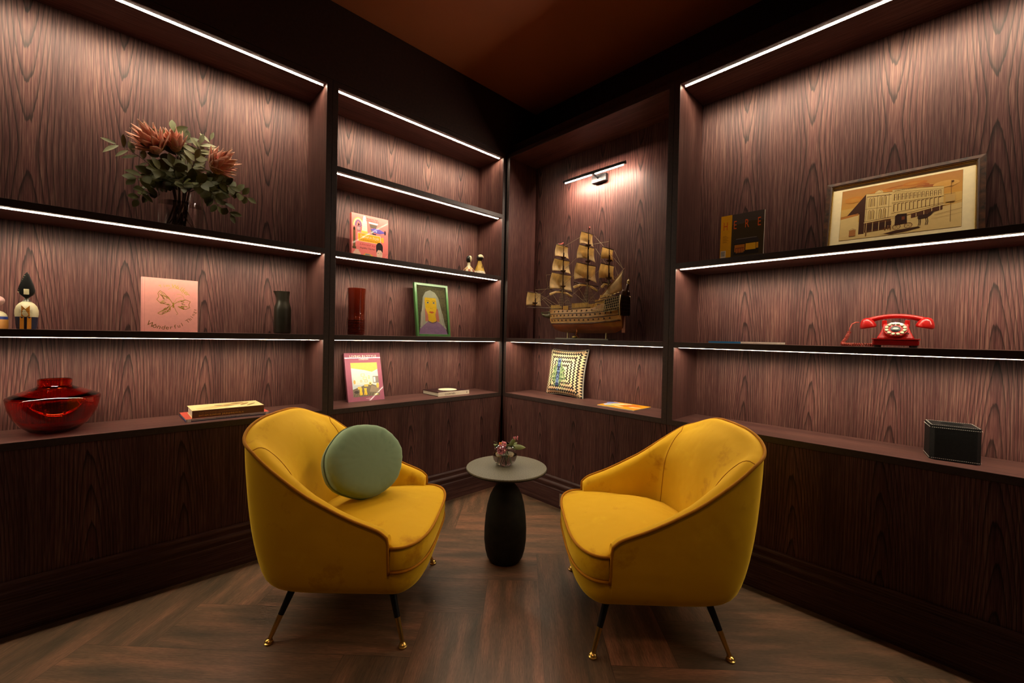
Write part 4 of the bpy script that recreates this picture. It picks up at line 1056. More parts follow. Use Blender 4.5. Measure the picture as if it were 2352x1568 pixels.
# ================================================================== RIGHT WALL
# ---- zigzag needlepoint cushion
def zig_mat():
    m, nt, b_ = newmat('zigzag_needlepoint'); tc = N(nt, 'ShaderNodeTexCoord'); sp = N(nt, 'ShaderNodeSeparateXYZ'); nt.links.new(tc.outputs['UV'], sp.inputs[0])
    x = math_(nt, 'SUBTRACT', sp.outputs[0], .5); y = math_(nt, 'SUBTRACT', sp.outputs[1], .5)
    ax = math_(nt, 'ABSOLUTE', x); ay = math_(nt, 'ABSOLUTE', y)
    hz = math_(nt, 'GREATER_THAN', ax, ay)
    mm = N(nt, 'ShaderNodeMix', data_type='FLOAT'); nt.links.new(hz, mm.inputs[0]); nt.links.new(ax, mm.inputs[3]); nt.links.new(ay, mm.inputs[2])
    al = N(nt, 'ShaderNodeMix', data_type='FLOAT'); nt.links.new(hz, al.inputs[0]); nt.links.new(y, al.inputs[3]); nt.links.new(x, al.inputs[2])
    tri = math_(nt, 'ABSOLUTE', math_(nt, 'SUBTRACT', math_(nt, 'FRACT', math_(nt, 'MULTIPLY', al.outputs[0], 17.0)), .5))
    f = math_(nt, 'FRACT', math_(nt, 'ADD', math_(nt, 'MULTIPLY', mm.outputs[0], 11.0), math_(nt, 'MULTIPLY', tri, .9)))
    z = math_(nt, 'LESS_THAN', f, .5)
    ty = noise(nt, tc.outputs['UV'], 3.0, 1.0)
    cr_ = ramp(nt, ty, [(.3, (.70, .36, .20, 1)), (.55, (.72, .60, .34, 1))])
    c = mixc(nt, z, (.016, .010, .010, 1), cr_)
    # beetle in the middle: layered ellipses broken up with noise
    bx = math_(nt, 'ABSOLUTE', math_(nt, 'ADD', x, .11)); sym = comb(nt, math_(nt, 'MULTIPLY', bx, 9.0), math_(nt, 'MULTIPLY', y, 7.0), 4.0)
    nz = noise(nt, sym, 1.6, 2.0)
    half = math_(nt, 'MULTIPLY', .19, math_(nt, 'SUBTRACT', 1.15, math_(nt, 'MULTIPLY', math_(nt, 'ADD', y, .12), 1.6)))
    r_ = math_(nt, 'SQRT', math_(nt, 'ADD', math_(nt, 'POWER', math_(nt, 'DIVIDE', bx, half), 2.0), math_(nt, 'POWER', math_(nt, 'DIVIDE', math_(nt, 'ABSOLUTE', y), .37), 2.0)))
    r_ = math_(nt, 'ADD', r_, math_(nt, 'MULTIPLY', math_(nt, 'SUBTRACT', nz, .5), 1.7))
    ins = math_(nt, 'LESS_THAN', r_, .90)
    nz2 = noise(nt, sym, 2.6, 1.0)
    wing = ramp(nt, nz2, [(.34, (.035, .06, .025, 1)), (.46, (.13, .21, .09, 1)), (.58, (.26, .34, .15, 1)), (.72, (.05, .07, .03, 1))])
    core = ramp(nt, nz2, [(.36, (.012, .016, .03, 1)), (.5, (.03, .07, .20, 1)), (.6, (.18, .26, .42, 1)), (.72, (.02, .03, .05, 1))])
    bc = mixc(nt, math_(nt, 'LESS_THAN', bx, .045), wing, core)
    c = mixc(nt, ins, c, bc)
    nt.links.new(c, b_.inputs['Base Color']); b_.inputs['Roughness'].default_value = .9; return m
t = item('square_cushion', False, .440, .212, .7460, 'square cushion with black and cream zigzag pattern and green beetle', 'cushion', math.radians(-4))
S_ = .385; Hh = S_ / 2; M_ = tilt(math.radians(9)) @ Matrix.Translation((0, .035, .0))
def cushpt(u, v, side):
    # pillow outline with drawn-out corners
    e = 1 - .10 * (1 - abs(v) ** 2.2) * abs(u); e2 = 1 - .10 * (1 - abs(u) ** 2.2) * abs(v)
    b_ = max(0, (1 - u ** 4) * (1 - v ** 4)) ** .55
    return M_ @ Vector((u * Hh * e, side * (.004 + .052 * b_), Hh * .97 + v * Hh * e2 * .97))
for side, nm, mt in ((-1, 'front_panel', zig_mat()), (1, 'back_panel', plain('black_cloth', (.015, .013, .012, 1), .9))):
    rows = [[cushpt(-1 + 2 * i / 28, -1 + 2 * j / 28, side) for i in range(29)] for j in range(29)]
    o = MB().grid(rows).build(nm, mt, t, smooth='all')
    uv = o.data.uv_layers.new(name='UVMap')
    for lp in o.data.loops:
        i = lp.vertex_index % 29; j = lp.vertex_index // 29; uv.data[lp.index].uv = (i / 28, j / 28)
pp = [(-1 + 2 * k / 28, -1) for k in range(28)] + [(1, -1 + 2 * k / 28) for k in range(28)] + [(1 - 2 * k / 28, 1) for k in range(28)] + [(-1, 1 - 2 * k / 28) for k in range(28)]
def stripe_mat():
    m, nt, b_ = newmat('striped_cord'); tc = N(nt, 'ShaderNodeTexCoord'); sp = N(nt, 'ShaderNodeSeparateXYZ'); nt.links.new(tc.outputs['Object'], sp.inputs[0])
    q = math_(nt, 'FRACT', math_(nt, 'MULTIPLY', math_(nt, 'ADD', math_(nt, 'ADD', sp.outputs[0], sp.outputs[1]), sp.outputs[2]), 90.0))
    nt.links.new(mixc(nt, math_(nt, 'GREATER_THAN', q, .5), (.01, .01, .01, 1), (.62, .58, .5, 1)), b_.inputs['Base Color']); b_.inputs['Roughness'].default_value = .8; return m
MB().tube([cushpt(u, v, 0) for u, v in pp], .0062, 8, closed=True).build('corded_edge', stripe_mat(), t, smooth='all')

# ---- orange magazine on the counter
t = item('magazine', False, .868, .078, .7454, 'orange and blue magazine lying on the counter right of the zigzag cushion', 'magazine')
MB().box(0, .278, 0, .215, 0, .006).build('page_block', plain('paper_60', (.6, .55, .42, 1), .8), t, bevel=.0008)
A = Art(.278, .215); A.rect(rgb(236, 152, 24), 0, 0, .278, .215)
for (c, x, y, rx, ry, ro) in ((rgb(120, 124, 180), .03, .15, .045, .05, .3), (rgb(176, 180, 210), .045, .08, .04, .045, .5), (rgb(226, 200, 120), .08, .12, .04, .05, -.4), (rgb(150, 170, 90), .07, .05, .03, .02, .2), (rgb(236, 226, 200), .11, .17, .05, .014, .4), (rgb(190, 70, 30), .16, .10, .04, .016, .2), (rgb(240, 220, 190), .13, .06, .04, .012, -.2), (rgb(226, 120, 30), .19, .15, .05, .03, 0), (rgb(170, 60, 40), .17, .17, .04, .01, .3), (rgb(240, 220, 200), .23, .09, .045, .010, .1)):
    A.ell(c, x, y, rx, ry, 18, rot=ro)
A.build('cover_print', t, (0, 0, .0062), (1, 0, 0), (0, 1, 0), GLOSS)

# ---- picture light
t = item('picture_light', False, .697, D, 2.376, 'black picture light with two glowing tubes above the model ship', 'lamp')
MB().box(-.062, .062, -.036, -.0005, -.030, .024).build('wall_mount', BLACKMETAL, t, bevel=.003)
MB().tube([(-.005, -.036, .0), (-.005, -.100, .014)], .007, 10).build('arm', BLACKMETAL, t, smooth=True)
bar = MB().tube([(-.268, -.108, .015), (.268, -.108, .015)], .0115, 20).build('lamp_bar', BLACKMETAL, t, smooth=True)
PL = emit('picture_light_tube', (1.0, .80, .62, 1), 1000.0)
for a, b_ in ((-.250, -.012), (.022, .250)):
    MB().tube([(a, -.1075, .0035), (b_, -.1075, .0035)], .0042, 10).build('light_tube', PL, bar, smooth=True)

# ---- model ship
WOODR = plain('varnished_hull', (.26, .075, .018, 1), .3, 0, .4, .5, .25, 12); WOODT = plain('tan_hull', (.42, .22, .065, 1), .45, vary=.2, scale=30); DKW = plain('dark_spar', (.055, .020, .010, 1), .45, vary=.3)
SAIL = plain('tan_sailcloth', (.84, .68, .38, 1), .85, vary=.14, scale=26); thin_cloth(SAIL); GILT = plain('gilt_trim', (.50, .38, .17, 1), .45, .2, vary=.2, scale=60); ROPE = plain('rigging_cord', (.30, .24, .13, 1), .9); REDF = plain('red_pennant', (.42, .08, .06, 1), .7)
SX, SY = .70, .150
t = item('model_ship', False, SX, SY, 1.1864, 'wooden three masted model ship with tan sails in the niche', 'model ship')
def sp_(x, z, y=0): return (x - SX, y, z - 1.1864)
# stand
st = MB().box(.462 - SX, .925 - SX, -.045, .045, 0.0, .009).build('display_base', plain('grey_base', (.16, .15, .11, 1), .5), t, bevel=.002)
for _x in (.545, .880): MB().tube([sp_(_x, 1.195), sp_(_x, 1.238)], [.007, .005], 10).build('stand_post', GILT, t, smooth=True)
m = MB(); m.sph(sp_(.632, 1.203, -.030), .020, sz=.5, seg=12); m.build('name_shell', plain('gilt_shell', (.45, .33, .08, 1), .4, .5, vary=.4, scale=80), t, smooth='all')
MB().tube([sp_(.655, 1.262, -.036), sp_(.668, 1.244, -.050), sp_(.660, 1.222, -.050), sp_(.678, 1.199, -.036)], [.006, .005, .0045, .004], 8).build('dolphin_support', plain('copper', (.45, .16, .05, 1), .3, .8), t, smooth=True)
# hull lofted from cross-sections: x, keel z, deck z, half beam at deck, half beam at waterline
HS = [(.372, 1.330, 1.395, .004, .003), (.395, 1.280, 1.404, .028, .020), (.425, 1.258, 1.406, .046, .040), (.48, 1.243, 1.404, .058, .058), (.56, 1.235, 1.400, .063, .068), (.68, 1.233, 1.398, .064, .070), (.80, 1.233, 1.405, .062, .066), (.88, 1.234, 1.432, .057, .054), (.95, 1.237, 1.455, .052, .034), (1.008, 1.262, 1.472, .047, .018)]
def hull_pt(i, q):
    x, zk, zd, bd_, bw = HS[i]; wl_ = 1.318; 
    z = zk + (zd - zk) * q; a = max(0.0, min(1.0, (z - zk) / max(.001, wl_ - zk)))
    if z < wl_: y = bw * math.sin(a * PI / 2) ** .75
    else:
        u = (z - wl_) / max(.001, zd - wl_); y = bw + (bd_ - bw) * u + .004 * math.sin(PI * u)
    return y, z
def hullx(xq, q):
    for i in range(len(HS) - 1):
        if HS[i][0] <= xq <= HS[i + 1][0] or i == len(HS) - 2:
            f = (xq - HS[i][0]) / (HS[i + 1][0] - HS[i][0]); y1, z1 = hull_pt(i, q); y2, z2 = hull_pt(i + 1, q); return y1 + (y2 - y1) * f, z1 + (z2 - z1) * f
def hull_y_at(xq, zq):
    lo_, hi_ = 0.0, 1.0
    for _ in range(24):
        md = (lo_ + hi_) / 2
        if hullx(xq, md)[1] < zq: lo_ = md
        else: hi_ = md
    return hullx(xq, lo_)[0]
xs = [.372 + (1.008 - .372) * (k / 44) ** 1.0 for k in range(45)]
rows = []
for x in xs:
    row = []
    for k in range(15): y, z = hullx(x, k / 14); row.append(sp_(x, z, -y))
    for k in range(14, -1, -1): y, z = hullx(x, k / 14); row.append(sp_(x, z, y))
    rows.append(row)
m = MB().grid(rows); n = len(rows[0]); m.f.append(tuple((len(rows) - 1) * n + i for i in range(n))); m.mi.append(0)
# colour split: planking tan above the wales, varnished below
for fi, f in enumerate(m.f):
    zc = sum(m.v[i][2] for i in f) / len(f); m.mi[fi] = 1 if zc > 1.306 - 1.1864 + .020 * max(0, (sum(m.v[i][0] for i in f) / len(f) + SX - .75) / .25) ** 1.5 else 0
hull = m.build('hull', [WOODR, WOODT], t, smooth=True)
for zz, r_, mt in ((1.300, .0030, DKW), (1.308, .0022, GILT), (1.338, .0024, DKW), (1.346, .0018, GILT), (1.372, .0022, DKW), (1.378, .0016, GILT)):
    for sd in (-1, 1):
        P = []
        for k in range(26):
            x = .400 + .60 * k / 25; z = zz + .020 * max(0, (x - .75) / .25) ** 1.5; P.append(sp_(x, z, sd * (hull_y_at(x, z) + .0006)))
        MB().tube(P, r_, 6).build('wale', mt, hull, smooth='all')
_g = MB().box(-.0055, .0055, -.0028, .004, -.0055, .0055, 0); _g.tube([(0, 0, 0), (0, -.011, 0)], .0022, 6, mi=1)
_go = _g.build('gunport', [plain('gunport_black', (.012, .010, .008, 1), .5), BRASS]); GPM = _go.data; bpy.data.objects.remove(_go)
GUN = plain('gunport_black', (.012, .010, .008, 1), .5)
for (zz, n_, x0, x1) in ((1.325, 14, .425, .93), (1.360, 15, .415, .94), (1.390, 9, .46, .80)):
    for k in range(n_):
        x = x0 + (x1 - x0) * k / (n_ - 1); z = zz + .020 * max(0, (x - .75) / .25) ** 1.5
        for sd in (-1, 1):
            y = hull_y_at(x, z) - .0012; py = sd * y
            g = bpy.data.objects.new('gunport', GPM); COL.objects.link(g); g.parent = hull; g.location = sp_(x, z, py); g.rotation_euler = (0, 0, 0 if sd < 0 else PI)
MB().box(.395 - SX, 1.0 - SX, -.038, .038, 1.392 - 1.1864, 1.397 - 1.1864).build('main_deck', WOODT, t)
MB().box(.86 - SX, 1.0 - SX, -.044, .044, 1.440 - 1.1864, 1.446 - 1.1864).box(.40 - SX, .50 - SX, -.046, .046, 1.402 - 1.1864, 1.408 - 1.1864).build('raised_deck', WOODT, t)
# barricades: rows of upright yellow stanchions
OSL = plain('ochre_slat', (.52, .33, .06, 1), .6, vary=.15)
for (xa, xb, zb, zt, n_) in ((.42, .50, 1.405, 1.440, 10), (.62, .76, 1.402, 1.446, 17), (.82, .90, 1.432, 1.462, 9), (.86, .93, 1.46, 1.492, 8)):
    for sd in (-1, 1):
        # one comb-shaped palisade: slats joined by a bottom rail
        P = []; st_ = (xb - xa) / (n_ - 1)
        for k in range(n_):
            x = xa + st_ * k; P += [(x - .0022, zb + .004), (x - .0022, zt), (x + .0022, zt), (x + .0022, zb + .004)]
        P += [(xb + .0022, zb), (xa - .0022, zb)]
        vs = [sp_(x, z, sd * .050 - .002) for x, z in P] + [sp_(x, z, sd * .050 + .002) for x, z in P]; n = len(P)
        MB().add(vs, [tuple(range(n)), tuple(range(n, 2 * n))[::-1]] + [(k, (k + 1) % n, n + (k + 1) % n, n + k) for k in range(n)]).build('barricade', OSL, t)
m = MB()
for (xa, xb, z1_, z2_) in ((.40, .52, 1.412, 1.412), (.60, .78, 1.408, 1.412), (.78, 1.01, 1.436, 1.484), (.86, 1.01, 1.468, 1.496)):
    for sd in (-1, 1): m.tube([sp_(xa, z1_, sd * .052), sp_(xb, z2_, sd * .052)], .003, 6)
m.build('deck_rail', DKW, t, smooth='all')
m = MB()
for k in range(4): m.sph(sp_(.915 + .028 * k, 1.478 + .007 * k, -.050), .008, sz=.6, seg=10)
m.build('rail_shells', GILT, t, smooth='all')
# stern galleries (lattice of small windows) on both quarters and the transom
def lattice(m, f, nu, nv, r_=.0012):
    for i in range(nu + 1): m.tube([f(i / nu, k / 4) for k in range(5)], r_, 5)
    for j in range(nv + 1): m.tube([f(k / 6, j / nv) for k in range(7)], r_, 5)
WIN = plain('gallery_window', (.020, .014, .009, 1), .7, 0, 0, .15)
for sd in (-1, 1):
    m = MB(); rows = [[sp_(.895 + .120 * u + .006 * v, 1.372 + .022 * u + v * .086, sd * (.060 - .006 * v)) for u in (0, .5, 1)] for v in (0, .5, 1)]; m.grid(rows); m.build('quarter_gallery', WIN, t, solid=.006)
    m = MB(); lattice(m, lambda u, v: Vector(sp_(.895 + .120 * u + .006 * v, 1.372 + .022 * u + v * .086, sd * (.0645 - .006 * v))), 8, 5)
    lattice(m, lambda u, v: Vector(sp_(.800 + .20 * u, 1.368 + .016 * u + v * .020, sd * .067)), 13, 1); lattice(m, lambda u, v: Vector(sp_(.835 + .07 * u, 1.398 + v * .024, sd * .062)), 5, 1)
    m.build('gallery_lattice', GILT, t, smooth='all')
m = MB().box(1.006 - SX, 1.022 - SX, -.060, .060, 1.352 - 1.1864, 1.482 - 1.1864); m.build('transom', WIN, t, bevel=.003)
m = MB(); lattice(m, lambda u, v: Vector(sp_(1.0235, 1.356 + v * .118, -.057 + .114 * u)), 7, 5, .0013); m.build('transom_lattice', plain('bronze_lattice', (.10, .075, .045, 1), .4, .4), t, smooth='all')
MB().tube([sp_(1.019, 1.350, -.060), sp_(1.016, 1.42, -.062), sp_(1.020, 1.484, -.058)], .0042, 8).tube([sp_(1.019, 1.350, .060), sp_(1.016, 1.42, .062), sp_(1.020, 1.484, .058)], .0042, 8).build('quarter_post', GILT, t, smooth='all')
MB().box(1.000 - SX, 1.026 - SX, -.0035, .0035, 1.238 - 1.1864, 1.350 - 1.1864).build('rudder', WOODR, t, bevel=.001)
m = MB().tube([sp_(1.014, 1.480, .0), sp_(1.030, 1.530, .0), sp_(1.036, 1.560, .0)], [.014, .011, .008], 10); m.sph(sp_(1.020, 1.50, -.03), .012, sz=1.5, seg=10); m.sph(sp_(1.022, 1.50, .03), .012, sz=1.5, seg=10); m.build('stern_carving', DKW, t, smooth='all')
MB().lathe([(0, 0), (.008, .002), (.011, .014), (.009, .026), (.003, .031), (.0015, .040), (0, .041)], 12, sp_(1.040, 1.556)).build('stern_lantern', GILT, t, smooth=True)
# head and bowsprit
m = MB().tube([sp_(.400, 1.372), sp_(.345, 1.364), (.298 - SX, 0, 1.372 - 1.1864), sp_(.276, 1.392)], [.026, .018, .012, .006], 10)
for sd in (-1, 1): m.tube([sp_(.400, 1.396, sd * .030), sp_(.345, 1.392, sd * .016), sp_(.280, 1.392, sd * .004)], .003, 6)
m.build('carved_head', plain('olive_bronze', (.075, .065, .028, 1), .45, .3, vary=.5, scale=70), t, smooth='all')
MB().tube([sp_(.430, 1.418), sp_(.116, 1.440)], [.0065, .0032], 10).build('bowsprit', DKW, t, smooth=True)
# masts
def mast(x, zb, zt, r_, tops, flag=None):
    mo = MB().tube([sp_(x, zb), sp_(x, (zb + zt) / 2), sp_(x, zt)], [r_, r_ * .75, r_ * .3], 10).build('mast', DKW, t, smooth=True)
    for z in tops: MB().lathe([(0, 0), (.010, 0), (.020, .007), (.021, .012), (0, .012)], 14, sp_(x, z)).tube([sp_(x + .006, z - .02), sp_(x + .006, z + .045)], .0025, 6).build('fighting_top', DKW, mo, smooth=True)
    if flag:
        rows = [[sp_(x + flag[0] * u, zt - .004 + v * flag[1] + .004 * math.sin(u * 7), .006 * math.sin(u * 6)) for u in (0, .25, .5, .75, 1)] for v in (0, 1)]
        MB().grid(rows).build('pennant', REDF, mo, smooth='all', solid=.0006)
FX, MX, ZX = .487, .712, .888
mast(FX, 1.40, 1.915, .0062, (1.575, 1.690, 1.790), (-.048, -.014)); mast(MX, 1.40, 1.992, .007, (1.600, 1.735, 1.850), (.014, -.020)); mast(ZX, 1.40, 1.880, .0055, (1.600, 1.720)); mast(.205, 1.44, 1.600, .0035, (1.462,))
def sail(x, zt, wt, zb, wb, belly, sag=0.0, yaw=.0):
    """square sail set across the ship, bellied towards the bow"""
    so = MB(); rows = []
    for j in range(9):
        v = j / 8; w_ = wt + (wb - wt) * v; row = []
        for i in range(11):
            u = -1 + 2 * i / 10; z = zt + (zb - zt) * v + sag * (1 - u * u) * v * v
            row.append(sp_(x - .012 - belly * math.sin(PI * min(1, v * .95)) * (1 - u * u * .6), z, u * w_ / 2))
        rows.append(row)
    o = so.grid(rows).build('sail', SAIL, t, smooth='all', solid=.0008)
    MB().tube([sp_(x - .010, zt + .002, -wt / 2 - .008), sp_(x - .010, zt + .002, 0), sp_(x - .010, zt + .002, wt / 2 + .008)], [.002, .0038, .002], 8).build('yard', DKW, o, smooth='all')
def furled(x, z, w_):
    o = MB().tube([sp_(x - .012, z - .020, -w_ / 2), sp_(x - .014, z + .002, -w_ / 4), sp_(x - .014, z + .006, 0), sp_(x - .014, z + .002, w_ / 4), sp_(x - .012, z - .020, w_ / 2)], [.0095, .008, .005, .008, .0095], 10).build('furled_sail', SAIL, t, smooth='all')
    MB().tube([sp_(x - .010, z + .012, -w_ / 2 - .01), sp_(x - .010, z + .012, w_ / 2 + .01)], .0035, 8).build('yard', DKW, o, smooth='all')
for a in ((FX, 1.888, .135, 1.800, .165, .018, .008), (FX, 1.782, .175, 1.688, .215, .022, .010), (FX, 1.674, .225, 1.552, .262, .026, .014),
          (MX, 1.946, .130, 1.860, .165, .018, .010), (MX, 1.850, .175, 1.752, .220, .022, .014), (MX, 1.722, .225, 1.602, .268, .026, .022),
          (ZX, 1.812, .125, 1.732, .150, .016, .012), (ZX, 1.700, .155, 1.600, .190, .020, .010), (.205, 1.552, .150, 1.448, .175, .012, .004)): sail(*a)
furled(FX, 1.535, .250); furled(MX, 1.570, .270); furled(ZX, 1.565, .12)
m = MB(); L0, L1, L2 = (.790, 1.440), (1.000, 1.650), (1.000, 1.520); rows = []
for j in range(7):
    v = j / 6; a = Vector((L0[0], 0, L0[1])).lerp(Vector((L1[0], 0, L1[1])), v); b_ = Vector((.905, 0, 1.488)).lerp(Vector((L2[0], 0, L2[1])), v)
    rows.append([sp_(a.lerp(b_, u).x, a.lerp(b_, u).z, -.006 - .012 * math.sin(PI * u)) for u in (0, .25, .5, .75, 1)])
o = m.grid(rows).build('lateen_sail', SAIL, t, smooth='all', solid=.0008)
MB().tube([sp_(.772, 1.425, -.006), sp_(.89, 1.546, -.006), sp_(1.012, 1.664, -.006)], [.0025, .004, .002], 8).build('yard', plain('light_spar', (.30, .12, .05, 1), .5), o, smooth='all')
# rigging: shrouds with ratlines and stays
def ropes(name, L, r_=.0007):
    m = MB()
    for a, b_ in L: m.tube([a, b_], r_, 4)
    m.build(name, ROPE, t)
for x, zt in ((FX, 1.575), (MX, 1.602), (ZX, 1.600)):
    L = []
    for sd in (-1, 1):
        for k in range(6): L.append((sp_(x + .004, zt, sd * .006), sp_(x - .010 + .014 * k, 1.402, sd * .060)))
        for j in range(9):
            q = j / 9; L.append((sp_(x + .004 + (-.014) * (1 - q), 1.402 + (zt - 1.402) * q, sd * (.060 - .054 * q)), sp_(x + .004 + .056 * (1 - q), 1.402 + (zt - 1.402) * q, sd * (.060 - .054 * q))))
    ropes('shroud_ladder', L, .0006)
for x, za, zb in ((FX, 1.575, 1.79), (MX, 1.602, 1.85), (ZX, 1.60, 1.80)):
    ropes('topmast_shrouds', [(sp_(x, zb, 0), sp_(x + dx, za, sd * .020)) for sd in (-1, 1) for dx in (-.01, .0, .01)], .0006)
ropes('stays', [(sp_(FX, 1.57), sp_(.135, 1.440)), (sp_(FX, 1.69), sp_(.125, 1.440)), (sp_(FX, 1.42), sp_(.205, 1.56)), (sp_(.205, 1.56), sp_(.42, 1.41, .04)), (sp_(.205, 1.56), sp_(.42, 1.41, -.04)), (sp_(FX, 1.575), sp_(.205, 1.575)),
        (sp_(MX, 1.60), sp_(FX, 1.45)), (sp_(MX, 1.74), sp_(FX, 1.59)), (sp_(MX, 1.85), sp_(FX, 1.70)), (sp_(MX, 1.95), sp_(FX, 1.88)), (sp_(ZX, 1.60), sp_(MX, 1.45)), (sp_(ZX, 1.72), sp_(MX, 1.61)), (sp_(ZX, 1.86), sp_(MX, 1.86)),
        (sp_(MX, 1.94, .07), sp_(1.0, 1.66)), (sp_(ZX, 1.81, .06), sp_(1.0, 1.655)), (sp_(ZX, 1.70, .07), sp_(1.0, 1.52)), (sp_(1.0, 1.655), sp_(1.01, 1.50)), (sp_(MX, 1.85, .09), sp_(ZX, 1.62, .08)), (sp_(FX, 1.55, .13), sp_(MX, 1.42, .05)),
        (sp_(FX - .02, 1.552, -.13), sp_(.53, 1.41, -.05)), (sp_(MX - .02, 1.602, -.134), sp_(.78, 1.41, -.05)), (sp_(ZX - .02, 1.602, -.09), sp_(.95, 1.46, -.05)), (sp_(FX, 1.66, -.11), sp_(FX - .06, 1.66, -.12)), (sp_(FX - .06, 1.66, -.12), sp_(FX - .03, 1.55, -.13))], .0009)

# ---- HERE magazine
W_, H_ = .212, .252; A = Art(W_, H_); YE = rgb(226, 158, 14)
A.rect(rgb(84, 66, 50), 0, 0, W_, H_); A.poly(rgb(74, 62, 56), [(.056, .196), (.110, .196), (.150, .206), (W_, .198), (W_, H_), (.056, H_)]); A.poly(rgb(64, 48, 26), [(.056, 0), (W_, 0), (W_, .198), (.150, .206), (.110, .196), (.056, .196)])
A.poly(rgb(54, 42, 40), [(.062, .092), (.080, .116), (.180, .116), (.196, .092)]); A.line(rgb(120, 108, 100), [(.080, .115), (.180, .115)], .003)
A.rect(rgb(40, 30, 24), .070, .030, .190, .090); A.rect(rgb(190, 110, 30), .074, .046, .124, .084); A.rect(rgb(120, 50, 30), .078, .046, .120, .068); A.rect(rgb(236, 172, 30), .128, .052, .176, .086); A.rect(rgb(226, 150, 30), .178, .056, .188, .086)
for k in range(5): A.rect(rgb(210, 120, 40), .082 + .008 * k, .040, .086 + .008 * k, .064)
A.rect(YE, 0, 0, .056, H_); ORL = rgb(214, 92, 34)
A.text(rgb(206, 84, 20), 'H', .014, .172, .064, sx=.55); A.text(ORL, 'E', .066, .172, .064, sx=.55); A.text(ORL, 'R', .122, .172, .064, sx=.55); A.text(ORL, 'E', .182, .172, .064, sx=.55)
for k in range(8): A.line(rgb(150, 96, 10), [(.012, .140 - .005 * k), (.030 + .012 * ((k * 7) % 3) / 2, .140 - .005 * k)], .0014)
A.rect(rgb(226, 206, 180), .004, .022, .030, .060)
for k in range(8): A.rect(rgb(60, 50, 50), .006 + .0026 * k, .030, .0072 + .0026 * k, .056)
t = item('magazine', False, 1.617, .120, 1.6290, 'yellow and dark magazine titled HERE standing on the right upper shelf', 'magazine')
M_ = tilt(.05); m = MB(); m.M = M_; m.box(0, W_, 0, .008, 0, H_).build('page_block', plain('paper_70', (.7, .62, .5, 1), .8), t, bevel=.0006)
A.build('cover_print', t, M_ @ Vector((0, -.0004, 0)), M_.to_3x3() @ Vector((1, 0, 0)), M_.to_3x3() @ Vector((0, 0, 1)))

# ---- framed street picture
W_, H_ = .524, .367; M_ = tilt(math.radians(14)); fw = .026
t = item('framed_street_picture', False, 2.0605, .190, 1.6290, 'burl framed sepia picture of an old street on the right upper shelf', 'picture')
BURL = plain('burl_veneer', (.050, .015, .004, 1), .5, 0, .05, .2, .8, 35)
m = MB(); m.M = M_
def mitre(m, W, H, w0, w1, y0, y1, yb):
    """frame moulding: outer edge w0 in, inner edge w1 in, face heights y0 outer, y1 inner, back yb"""
    ring = lambda q, y: [(q, y, q), (W - q, y, q), (W - q, y, H - q), (q, y, H - q)]
    R_s = [ring(w0, yb), ring(w0, y0), ring(w1, y1), ring(w1, yb)]; vs = [p for r_ in R_s for p in r_]; fs = []
    for k in range(4):
        a = k * 4; b_ = ((k + 1) % 4) * 4
        for i in range(4): j = (i + 1) % 4; fs.append((a + i, a + j, b_ + j, b_ + i))
    m.add(vs, fs)
mitre(m, W_, H_, 0, fw, .004, .000, .022); m.build('frame', BURL, t)
m = MB(); m.M = M_; mitre(m, W_, H_, fw - .008, fw - .003, -.004, -.002, .02); m.build('frame_bead', DKW, t)
m = MB(); m.M = M_; mitre(m, W_, H_, fw - .003, fw + .002, -.002, .006, .02); m.build('gilt_slip', GOLD, t)
w2, h2 = W_ - 2 * fw, H_ - 2 * fw; A = Art(w2, h2); A.rect(rgb(246, 226, 180), 0, 0, w2, h2)
ox, oy, pw, ph = .0375, .035, .396, .256
A.rect(rgb(150, 110, 60), ox - .001, oy - .001, ox + pw + .001, oy + ph + .001)
def X(u, v): return (ox + u * pw, oy + v * ph)
def PP(c, pts): A.poly(c, [X(u, v) for u, v in pts])
def LN(c, pts, th_): A.line(c, [X(u, v) for u, v in pts], th_)
PP(rgb(214, 168, 90), [(0, 0), (1, 0), (1, 1), (0, 1)])
for k in range(14): PP(rgb(208 - 2 * k, 150 - 2 * k, 66), [(0, .62 + .027 * k), (1, .62 + .027 * k), (1, 1), (0, 1)])
random.seed(4)
for (u, v, ru, rv, c) in ((.55, .86, .22, .07, rgb(170, 96, 44)), (.66, .80, .16, .05, rgb(150, 78, 40)), (.35, .84, .12, .05, rgb(196, 122, 50)), (.62, .92, .10, .04, rgb(186, 110, 44)), (.10, .78, .09, .06, rgb(200, 130, 50)), (.88, .80, .10, .06, rgb(214, 160, 84))):
    a, b_ = X(u, v)
    for j in range(4): A.ell(tuple(c[i] * (1 - .18 * j) + rgb(208, 150, 66)[i] * .18 * j for i in range(3)) + (1,), a + random.uniform(-.01, .01), b_ + random.uniform(-.004, .004), ru * pw * (1 - .2 * j), rv * ph * (1 - .2 * j), 22)
LT = rgb(222, 190, 126); SK = rgb(84, 48, 24); MB_ = rgb(190, 150, 84)
PP(rgb(218, 184, 120), [(0, 0), (1, 0), (1, .42), (.9, .40), (.5, .30), (.0, .34)])
PP(rgb(70, 38, 24), [(.055, .47), (.225, .86), (.225, .08), (.175, .08), (.175, .48)])
PP(LT, [(.225, .30), (.225, .86), (.455, .82), (.455, .33)]); PP(rgb(216, 182, 116), [(.455, .33), (.455, .86), (.865, .76), (.865, .44)])
PP(LT, [(0, .06), (0, .46), (.165, .47), (.165, .10)]); PP(rgb(190, 120, 54), [(0, .42), (0, .47), (.165, .50), (.165, .46)]); LN(SK, [(0, .46), (.12, .50), (.165, .47)], .0012)
A.ell(LT, *X(.34, .85), .014, .012, 14); LN(SK, [(.31, .87), (.34, .90), (.37, .86)], .0012)
